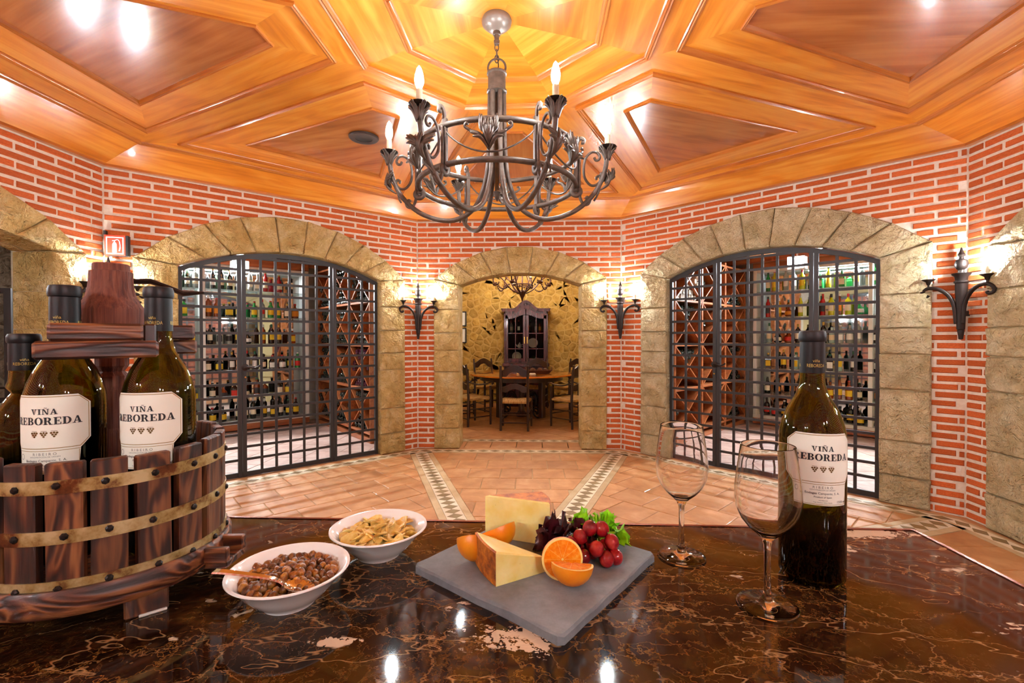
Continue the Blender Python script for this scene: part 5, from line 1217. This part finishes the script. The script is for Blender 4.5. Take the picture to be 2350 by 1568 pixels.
# post, screw and nut
b=B(); b.m=Matrix.Translation((0,.035,0)); b.lathe([(.019,.055),(.019,.205),(.0175,.21),(.0165,.212),(.0165,.262),(.0185,.272),(.019,.285),(.014,.292),(.019,.300),(.019,.318),(.012,.322),(.012,.36)],8); b.build('screw_post',M['nut'],pw)
b=B(); b.m=Matrix.Translation((0,.035,0))
PN=[(0,.359),(.0378,.359),(.0382,.363),(.0382,.379),(.0365,.383),(.0325,.390),(.0285,.399),(.0262,.410),(.0250,.423),(.0246,.433),(.0210,.4345),(.0210,.443),(.0195,.4445),(0,.4445)]
n=48; vs=[];fs=[]
for r_,z in PN:
    for k in range(n):
        t=2*pi*k/n; g=1-(.16 if .39<z<.432 else 0)*max(0,cos(2*(t+.35)))**8*1.0; vs.append((r_*g*cos(t),r_*g*sin(t),z))
for j in range(len(PN)-1):
    for k in range(n): fs.append((j*n+k,j*n+(k+1)%n,(j+1)*n+(k+1)%n,(j+1)*n+k))
b.add(vs,fs); b.build('screw_nut',M['nut'],pw,smooth=30)
b=B(); b.tube([(.015,.045,.422),(.045,.045,.424),(.068,.045,.416),(.085,.045,.408),(.112,.045,.411)],[.006,.006,.005,.0065,.003],8,flat=.7); b.build('lever',M['darkiron'],pw,smooth=40)
# pressing boards in front of and behind the bottle necks
b=B(); b.bbox(-.068,.045,-.106,-.073,.315,.336,.003); b.build('pressing_board',M['pressx'],pw)
b=B(); b.bbox(-.056,.030,-.104,-.072,.336,.357,.003); b.build('pressing_block',M['pressx'],pw)
b=B(); b.bbox(.030,.043,-.098,-.070,.334,.357,.002); b.build('pressing_wedge',M['dark'],pw)
b=B(); b.bbox(-.06,.100,.020,.062,.315,.336,.003); b.build('pressing_board',M['pressx'],pw)
b=B(); b.bbox(-.05,.096,.012,.060,.3365,.358,.003); b.build('pressing_block',M['pressx'],pw)
# bottles in the press
def face(x,y,off): return atan2(CAMP.y-y,CAMP.x-x)+radians(off)+pi/2
zb=TZ+.0605
big_bottle((-.3167,-1.861,zb),face(-.3167,-1.861,-27),'green wine bottle standing in the press, right of the wooden screw post',.19)
big_bottle((-.4196,-1.889,zb),face(-.4196,-1.889,-29),'green wine bottle standing in the press, left of the wooden screw post',.19)
big_bottle((-.490,-1.877,zb),face(-.490,-1.877,-120),'shorter green wine bottle at the left edge of the press, its label turned away',.15,1.0,.031,.285,False)
# ================================================================== wine glasses
def wine_glass(loc,rz,label):
    o=[(0,0),(.030,0),(.0352,.0004),(.0357,.0012),(.0352,.0019),(.030,.0026),(.018,.0042),(.009,.0068),(.0056,.011),(.0044,.018),(.0039,.04),(.0039,.068),(.0046,.078),(.0075,.0855),(.0135,.0915),(.0225,.0990),(.0305,.1090),(.0360,.1210),(.0384,.1350),(.0380,.1500),(.0360,.1680),(.0335,.1850),(.0312,.2025),(.0310,.2032)]
    i=[(.0303,.2032),(.0303,.2020),(.0326,.1850),(.0351,.1680),(.0371,.1500),(.0375,.1350),(.0351,.1215),(.0297,.1100),(.0217,.1003),(.0130,.0935),(.006,.0905),(0,.0898)]
    b=B(); b.lathe(o+i,64,False); g=b.build('wine_glass',M['glass'],None,loc,rz,smooth=True); tag(g,label,'wine glass','empty wine glasses on the marble table'); return g
wine_glass((.412,-1.732,TZ+.0005),0,'empty wine glass farther from the bottle, just right of the slate board')
wine_glass((.479,-1.862,TZ+.0005),0,'empty wine glass nearer the camera, overlapping the bottle label')
# ================================================================== slate, cheese and fruit
SN,SL,SR=Vector((.217,-1.956)),Vector((.010,-1.800)),Vector((.370,-1.746))
SF=SL+SR-SN; sc_=(SN+SF)/2; SZ=TZ+.012
r=random.Random(11)
poly=[]
C4=[SN,SR,SF,SL]
for k in range(4):
    p,q=C4[k],C4[(k+1)%4]; n=10
    for j in range(n):
        t=(j+ (.25 if j==0 else 0))/n; e=(q-p).normalized(); nn=Vector((-e.y,e.x)); v=p+(q-p)*t+nn*r.uniform(0,.0018); poly.append((v.x-sc_.x,v.y-sc_.y))
    v=p+(q-p)*.975; poly.append((v.x-sc_.x,v.y-sc_.y))
poly=ccw(poly); n=len(poly); q=offset(poly,.0022)
b=B(); b.add([(x,y,0) for x,y in poly]+[(x,y,.008+r.uniform(0,.003)) for x,y in poly]+[(x,y,.012) for x,y in q],[tuple(range(n))[::-1]]+[(k,(k+1)%n,n+(k+1)%n,n+k) for k in range(n)]+[(n+k,n+(k+1)%n,2*n+(k+1)%n,2*n+k) for k in range(n)]+[tuple(range(2*n,3*n))])
tag(b.build('slate_board',M['slate'],None,(sc_.x,sc_.y,TZ+.0002)),'square dark grey slate serving board holding cheese and fruit','board')
def mk_cheese():
    m=Mt('cheese_paste',.45,base='#EBD27C',spec=.4); v=m.coord(); a=m.noise(v,30,4); h=m.voro(v,120,'F1'); hole=m.ramp(h,[(.05,'#B8923A'),(.12,'#EDD68A')])
    c=m.mix(m.ramp(m.noise(v,26,3),[(.60,(0,0,0,1)),(.68,(1,1,1,1))]),m.ramp(a,[(.3,'#EBCB68'),(.7,'#F8E6A2')]),hole); m.col(c); m.p.inputs['Subsurface Weight'].default_value=.25; m.p.inputs['Subsurface Radius'].default_value=(.01,.006,.002); m.p.inputs['Subsurface Scale'].default_value=.5; m.bump(m.noise(v,60,3),.1,.002); return m.m
def mk_rind():
    m=Mt('cheese_rind',.6); v=m.coord(); a=m.noise(v,70,6,.7); b_=m.noise(v,18,4); c=m.ramp(m.math('ADD',m.math('MULTIPLY',a,.6),m.math('MULTIPLY',b_,.4)),[(.34,'#4A2408'),(.46,'#A8560E'),(.58,'#D8801A'),(.7,'#E89A3A')]); m.col(c); m.bump(a,.5,.004); return m.m
M['cheese']=mk_cheese(); M['rind']=mk_rind()
def P3(p,z): return (p[0],p[1],z)
def cheese(apex,ra,rb,zb,za,zr,bulge,label,top_rind,side_rind=True,arc=6):
    # wedge: apex point, two rind corners ra -> rb, base z, top z at the apex and at the rind
    A=Vector(apex);Ra=Vector(ra);Rb=Vector(rb); d=(Rb-Ra); n=Vector((d.y,-d.x)).normalized()
    if n.dot((Ra+Rb)/2-A)<0: n=-n
    rim=[Ra+d*(k/arc)+n*bulge*sin(pi*k/arc) for k in range(arc+1)]
    c=(A+Ra+Rb)/3; o=empty('cheese_wedge',(c.x,c.y,zb)); tag(o,label,'cheese','cheese wedges on the slate')
    ring=[A]+rim; top=[za-zb]+[zr-zb]*len(rim); L=[(p.x-c.x,p.y-c.y) for p in ring]
    if parea(L)<0: L=L[::-1]; top=top[::-1]
    ai=[k for k,p in enumerate(L) if (Vector(p)+c-A).length<1e-6][0]; L=L[ai:]+L[:ai]; top=top[ai:]+top[:ai]; m=len(L); ch=.002
    b=B(); Q=offset(L,ch)
    vs=[(x,y,0) for x,y in L]+[(x,y,t-ch) for (x,y),t in zip(L,top)]+[(x,y,t) for (x,y),t in zip(Q,top)]
    body=[tuple(range(m))[::-1],(0,1,m+1,m),(m-1,0,m,2*m-1),(m,m+1,2*m+1,2*m),(2*m-1,m,2*m,3*m-1)]
    rfaces=[(k,k+1,m+k+1,m+k) for k in range(1,m-1)]+[(m+k,m+k+1,2*m+k+1,2*m+k) for k in range(1,m-1)]; tf=tuple(range(2*m,3*m))
    if not top_rind: body.append(tf)
    b.add(vs,body); b.build('paste',M['cheese'],o)
    b=B(); b.add(vs,rfaces+([tf] if top_rind else [])); b.build('rind',M['rind'],o)
    return o
# standing wedge (rear) and low wedge (front)
cheese((.105,-1.700),(.210,-1.733),(.198,-1.676),SZ+.0008,SZ+.068,SZ+.068,.006,'taller cheese wedge with orange rind on top, at the back of the slate',True)
cheese((.202,-1.814),(.136,-1.857),(.100,-1.791),SZ+.0008,SZ+.023,SZ+.046,.003,'lower cheese wedge lying in front, its mottled rind facing left',False)
# oranges
def mk_peel():
    m=Mt('orange_peel',.38,base='#EE8A0A',spec=.5); v=m.coord(); m.bump(m.noise(v,420,2,.5),.35,.0006); m.col(m.ramp(m.noise(v,30,3),[(.3,'#E87C06'),(.7,'#F49A1A')])); return m.m
def mk_flesh():
    m=Mt('orange_flesh',.22,spec=.5,coat=.3); v=m.coord(); a=m.noise(v,160,3,.6); m.col(m.ramp(a,[(.35,'#F07800'),(.55,'#F88E10'),(.75,'#FFB040')])); m.bump(a,.6,.0016); m.p.inputs['Subsurface Weight'].default_value=.3; m.p.inputs['Subsurface Radius'].default_value=(.01,.004,.001); return m.m
M['peel']=mk_peel(); M['flesh']=mk_flesh(); M['pith']=simple('orange_pith','#F6D27A',.5)
def orange_piece(loc,eul,R,wedge,label,sc=1.0):
    # a piece of a sphere: local half-planes from angle 0 to `wedge` around z
    o=empty('orange_piece',loc); Zx=Vector(eul[1]).normalized(); Xx=(Vector(eul[0])-Zx*Zx.dot(Vector(eul[0]))).normalized(); Yx=Zx.cross(Xx); o.rotation_euler=Matrix((Xx,Yx,Zx)).transposed().to_euler(); tag(o,label,'orange','orange pieces on the slate')
    n=14;m=12; b=B(); vs=[];fs=[]
    for j in range(m+1):
        p=-pi/2+pi*j/m
        for k in range(n+1): t=wedge*k/n; vs.append((R*cos(p)*cos(t),R*cos(p)*sin(t),R*sin(p)))
    for j in range(m):
        for k in range(n): i=j*(n+1)+k; fs.append((i,i+1,i+n+2,i+n+1))
    b.add(vs,fs); b.build('peel',M['peel'],o,smooth=True)
    for t,flip in ((0,False),(wedge,True)):
        if abs(wedge-pi)<1e-3 and t>0: continue
        full=abs(wedge-pi)<1e-3
        rng=(-pi,pi) if full else (-pi/2,pi/2); N=48 if full else 26
        def disc(r0,r1,dy,name,mat):
            b=B(); vs=[];fs=[]
            for k in range(N+1):
                q=rng[0]+(rng[1]-rng[0])*k/N
                for rr in (r0,r1): x,z=rr*cos(q),rr*sin(q); vs.append((x*cos(t)+dy*sin(t)*(1 if not flip else -1)*0,x*sin(t),z))
            for k in range(N): i=2*k; fs.append((i,i+1,i+3,i+2) if not flip else (i,i+2,i+3,i+1))
            nn=Vector((sin(t),-cos(t),0))*(1 if not flip else -1)
            b.add([tuple(Vector(v)+nn*dy) for v in vs],fs); b.build(name,mat,o)
        disc(0,R*.995,0,'pith_face',M['pith']); disc(R*.06,R*.90,.0004,'flesh_face',M['flesh'])
        b=B(); ns=10 if full else 5
        for k in range(ns+(0 if full else 1)):
            q=rng[0]+(rng[1]-rng[0])*k/ns; d=Vector((cos(q)*cos(t),cos(q)*sin(t),sin(q))); s=Vector((-sin(q)*cos(t),-sin(q)*sin(t),cos(q)))*R*.012; nn=Vector((sin(t),-cos(t),0))*(1 if not flip else -1)*.0007
            b.add([tuple(d*R*.1-s*.5+nn),tuple(d*R*.88-s*.4+nn),tuple(d*R*.88+s*.4+nn),tuple(d*R*.1+s*.5+nn)],[(0,1,2,3) if not flip else (3,2,1,0)])
        b.build('membrane',simple('orange_membrane','#FBC060',.4),o)
    return o
# (direction of the first cut face, direction of the wedge's edge)
orange_piece((.224,-1.833,SZ+.0278),((1,.16,-.02),(.02,.12,1)),.0282,pi,'half orange with its cut face showing, behind the front quarter')
orange_piece((.236,-1.8445,SZ+.0286),((.10,-1,.12),(1,.12,-.10)),.0282,pi/2,'quarter orange with its peel toward the camera, at the front of the slate')
orange_piece((.100,-1.772,SZ+.0255),((.1,-.62,.45),(.93,.30,-.16)),.0305,radians(100),'orange quarter lying at the left corner of the slate')
orange_piece((.126,-1.742,SZ+.0305),((.1,-.70,.30),(.80,.55,.12)),.0305,radians(95),'orange quarter tucked between the two cheese wedges')
# grapes
grape=Mt('red_grape',.07,base='#7A0E14',spec=.5,coat=.4); v=grape.coord(); grape.col(grape.ramp(grape.noise(v,50,4),[(.3,'#4A0812'),(.55,'#96121A'),(.8,'#C23A2C')])); grape.p.inputs['Subsurface Weight'].default_value=.25; grape.p.inputs['Subsurface Radius'].default_value=(.01,.002,.002)
b=B(); b.sphere((0,0,0),.0108,20,14,(1,1,1.08)); GR=b.mesh('grape',True); GR.materials.append(grape.m)
b=B(); b.tube([(0,0,.0112),(.001,0,.0145)],.0008,5); GS=b.mesh('stalk'); GS.materials.append(simple('grape_stalk','#6A7A20',.6))
GP=[(-.030,.004,.026),(-.014,.012,.034),(.000,.014,.046),(.018,.016,.044),(.030,.004,.030),(.006,-.010,.026),(.020,-.010,.0118),(-.012,-.004,.0118),(-.028,-.002,.0118),(.004,.012,.013),(.022,.012,.020),(-.010,.018,.016),(.034,-.003,.0118)]
GL=['leftmost upper','left of the topmost','topmost','second topmost','rightmost upper','middle front','lower right front','lower middle','lower left front','hidden middle','inner right','inner back','lowest right']
gc=Vector((.268,-1.786)); ra=radians(2)
for k,(x,y,z) in enumerate(GP):
    X=x*cos(ra)-y*sin(ra); Y=x*sin(ra)+y*cos(ra); g=ob('grape',GR,None,None,(gc.x+X,gc.y+Y,SZ+z)); g.rotation_euler=(r.uniform(-.5,.5),r.uniform(-.5,.5),r.uniform(0,6)); tag(g,f'{GL[k]} red grape of the small bunch on the slate','grape','red grapes on the slate'); ob('stalk',GS,None,g)
# frilly lettuce
def lettuce(c,R,label,mat,seed,n=9,h=.05):
    rr=random.Random(seed); o=empty('lettuce',(c[0],c[1],SZ)); tag(o,label,'lettuce','lettuce garnish on the slate')
    for k in range(n):
        a0=rr.uniform(0,2*pi); tilt=rr.uniform(.25,1.15); L=R*rr.uniform(.75,1.1); N=60; m=8; vs=[];fs=[]; ph=rr.uniform(0,6); fr=rr.uniform(14,20)
        for j in range(m+1):
            t=j/m
            for i in range(N+1):
                s=-1+2*i/N; spread=.25+.85*t; fl=t**2.2
                x=L*t*cos(s*spread*1.1); y=L*spread*s*.75*t+0; z=0
                z+=L*.22*fl*sin(fr*s+ph)+L*.12*fl*sin(fr*2.3*s+ph*2)*t; x+=L*.10*fl*cos(fr*1.3*s+ph)+L*.06*fl*(1 if (i%2) else -1)*(t>.95)
                p=Vector((x,y,z)); p=Matrix.Rotation(-tilt,3,'Y')@p; p=Matrix.Rotation(a0,3,'Z')@p; vs.append((p.x,p.y,max(.001,p.z+.004)))
        for j in range(m):
            for i in range(N): q=j*(N+1)+i; fs.append((q,q+1,q+N+2,q+N+1))
        b=B(); b.add(vs,fs); b.build('leaf',mat,o,smooth=True)
def leafm(name,c): 
    m=Mt(name,.35,spec=.5); v=m.coord(); a=m.noise(v,60,4); m.col(m.ramp(a,[(.3,c[0]),(.55,c[1]),(.75,c[2])])); m.p.inputs['Transmission Weight'].default_value=.0; m.bump(a,.4,.002); return m.m
lettuce((.236,-1.737),.051,'frilly dark red lettuce tuft beside the tall cheese wedge',leafm('red_lettuce',('#22080C','#44101A','#5E2018')),5,11)
lettuce((.288,-1.716),.047,'bright green frilly lettuce tuft behind the grapes',leafm('green_lettuce',('#62AE0C','#9ADC1C','#C8F048')),8,10)
# ================================================================== bowls
def bowl(loc,label):
    o=[(0,0.002),(.026,.002),(.028,0),(.032,0),(.033,.003),(.044,.011),(.056,.024),(.066,.037),(.0725,.0415),(.0738,.0428),(.0735,.0442),(.0715,.0448)]
    i=[(.0690,.0435),(.0635,.038),(.0535,.0265),(.042,.014),(.030,.0065),(0,.0048)]
    b=B(); b.lathe(o+i,56,False); g=b.build('bowl',M['ceramic'],None,loc,0,smooth=50); tag(g,label,'bowl','white ceramic bowls on the marble table'); return g
B1=(-.128,-1.881,TZ+.0003); B2=(-.057,-1.746,TZ+.0003)
bowl(B1,'white ceramic bowl of raisins with a spoon, nearest the camera'); bowl(B2,'white ceramic bowl of toasted banana chips behind the raisin bowl')
# raisins
rm=Mt('raisin',.35,spec=.5); v=rm.coord(); a=rm.noise(v,90,4,.6); rm.col(rm.vary(rm.ramp(a,[(.3,'#3A1808'),(.5,'#7A4414'),(.72,'#BC7C2C')]),val=.45)); rm.bump(rm.noise(v,180,3),.9,.002)
RM=[]
for k in range(4):
    b=B(); b.sphere((0,0,0),.0056,10,7,(1.25,1,.85)); q=random.Random(k); b.v=[tuple(c*q.uniform(.86,1.1) for c in p) for p in b.v]; me=b.mesh('raisin',True); me.materials.append(rm.m); RM.append(me)
def bowl_h(rad): # inner surface height
    T=[(0,.0048),(.030,.0065),(.042,.014),(.0535,.0265),(.0635,.038)]
    for (a,za),(c,zc) in zip(T,T[1:]):
        if a<=rad<=c: return za+(zc-za)*(rad-a)/(c-a)
    return .038
def pile(BC_,n,rmax,zc,make,seed,step):
    # heap: lower layer fills the bowl, upper layers mound to the middle
    q=random.Random(seed); pts=[]; tries=0
    while len(pts)<n and tries<9000:
        tries+=1; a=q.uniform(0,2*pi); rad=rmax*sqrt(q.random()); x,y=rad*cos(a),rad*sin(a); z=max(bowl_h(rad)+step*.95,zc+.006*(1-(rad/rmax)**2)*1.5+.004*sin(x*90+1)*cos(y*80)+q.uniform(-.002,.002))
        if all((x-p[0])**2+(y-p[1])**2+(z-p[2])**2>step*step for p in pts): pts.append((x,y,z))
    for k,p in enumerate(pts): make(k,(BC_[0]+p[0],BC_[1]+p[1],BC_[2]+p[2]),q)
def mk_r(k,p,q):
    o=ob('raisin',q.choice(RM),None,None,p); o.rotation_euler=(q.uniform(0,6),q.uniform(0,6),q.uniform(0,6)); s=q.uniform(.85,1.2); o.scale=(s,s,s); tag(o,'small brown raisin heaped in the nearer white bowl','raisin','raisins in the white bowl')
b=B(); b.lathe([(0,.0052),(.029,.0070),(.0405,.0150),(.048,.0236),(.035,.028),(0,.030)],28); tag(b.build('raisin_heap',rm.m,None,B1,smooth=True),'bed of raisins under the top layer in the nearer bowl','raisins',kind='stuff')
pile(B1,230,.0535,.0300,mk_r,3,.0082)
fm=Mt('banana_chip',.45,spec=.4); v=fm.coord(); fm.col(fm.vary(fm.ramp(fm.noise(v,60,4),[(.3,'#C08A2E'),(.5,'#E2B85E'),(.75,'#F2DC9A')]),val=.15)); fm.bump(fm.noise(v,80,3),.5,.002)
FMm=[]
for k in range(5):
    q=random.Random(k+50); b=B(); n=12; R=q.uniform(.0085,.0125); vs=[];L=[]
    for lay,(zz,sc) in enumerate(((-.0011,.94),(.0,1),(.0011,.94))):
        for j in range(n): t=2*pi*j/n; rr=R*sc*(1+.12*sin(2*t+k)+.06*sin(5*t)); vs.append((rr*cos(t),rr*sin(t)*(.75 if k%2 else 1),zz+.0022*cos(2*t+k)*1.0))
    vs+=[(0,0,-.0022),(0,0,-.0004)]
    fs=[]
    for lay in (0,1):
        for j in range(n): fs.append((lay*n+j,lay*n+(j+1)%n,(lay+1)*n+(j+1)%n,(lay+1)*n+j))
    fs+=[(3*n,(j+1)%n,j) for j in range(n)]+[(3*n+1,2*n+j,2*n+(j+1)%n) for j in range(n)]
    b.add(vs,fs); me=b.mesh('banana_chip',50); me.materials.append(fm.m); FMm.append(me)
def mk_f(k,p,q):
    o=ob('banana_chip',q.choice(FMm),None,None,p); o.rotation_euler=(q.uniform(-.7,.7),q.uniform(-.7,.7),q.uniform(0,6)); tag(o,'pale toasted banana chip heaped in the farther white bowl','banana chip','banana chips in the white bowl')
b=B(); b.lathe([(0,.0052),(.029,.0070),(.0405,.0150),(.048,.0236),(.035,.029),(0,.032)],28); tag(b.build('chip_heap',fm.m,None,B2,smooth=True),'bed of chips under the top layer in the farther bowl','banana chips',kind='stuff')
pile(B2,110,.050,.0310,mk_f,9,.0098)
# spoon resting in the raisin bowl
s=empty('spoon',(-.130,-1.921,TZ+.0465)); s.scale=(.84,)*3; tag(s,'steel dessert spoon resting across the rim of the raisin bowl','spoon')
s.rotation_euler=(0,radians(7),radians(2))
b=B(); vs=[];fs=[];n=16;m=8
for j in range(m+1):
    rr=j/m
    for i in range(n): t=2*pi*i/n; vs.append((.040+.0215*rr*cos(t)*(1+.12*cos(t)),.0150*rr*sin(t),-.0055*(1-rr**2)))
for j in range(m):
    for i in range(n): fs.append((j*n+i,j*n+(i+1)%n,(j+1)*n+(i+1)%n,(j+1)*n+i))
o=len(vs); vs+=[(x,y,z-.0009) for x,y,z in vs]; fs+=[tuple(o+i for i in f[::-1]) for f in fs]; fs+=[(m*n+i,m*n+(i+1)%n,o+m*n+(i+1)%n,o+m*n+i)[::-1] for i in range(n)]
b.add(vs,fs); b.build('bowl',M['chrome'],s,smooth=50)
P=bez([(.020,0,-.001),(.012,0,.003),(-.005,0,.0055),(-.035,0,.006),(-.068,0,.0055),(-.082,0,.0045)],5); k=len(P); b=B(); vs=[];fs=[]
for j,p in enumerate(P):
    t=j/(k-1); w_=.0032+.0042*max(0,t-.15)**1.1; th=.0011
    vs+=[(p.x,-w_,p.z-th),(p.x,w_,p.z-th),(p.x,w_*.8,p.z+th),(p.x,-w_*.8,p.z+th)]
for j in range(k-1):
    i=4*j
    for q_ in range(4): fs.append((i+q_,i+(q_+1)%4,i+4+(q_+1)%4,i+4+q_))
fs+=[(3,2,1,0),(4*k-4,4*k-3,4*k-2,4*k-1)]; b.add(vs,fs); b.build('handle',M['chrome'],s,smooth=40)
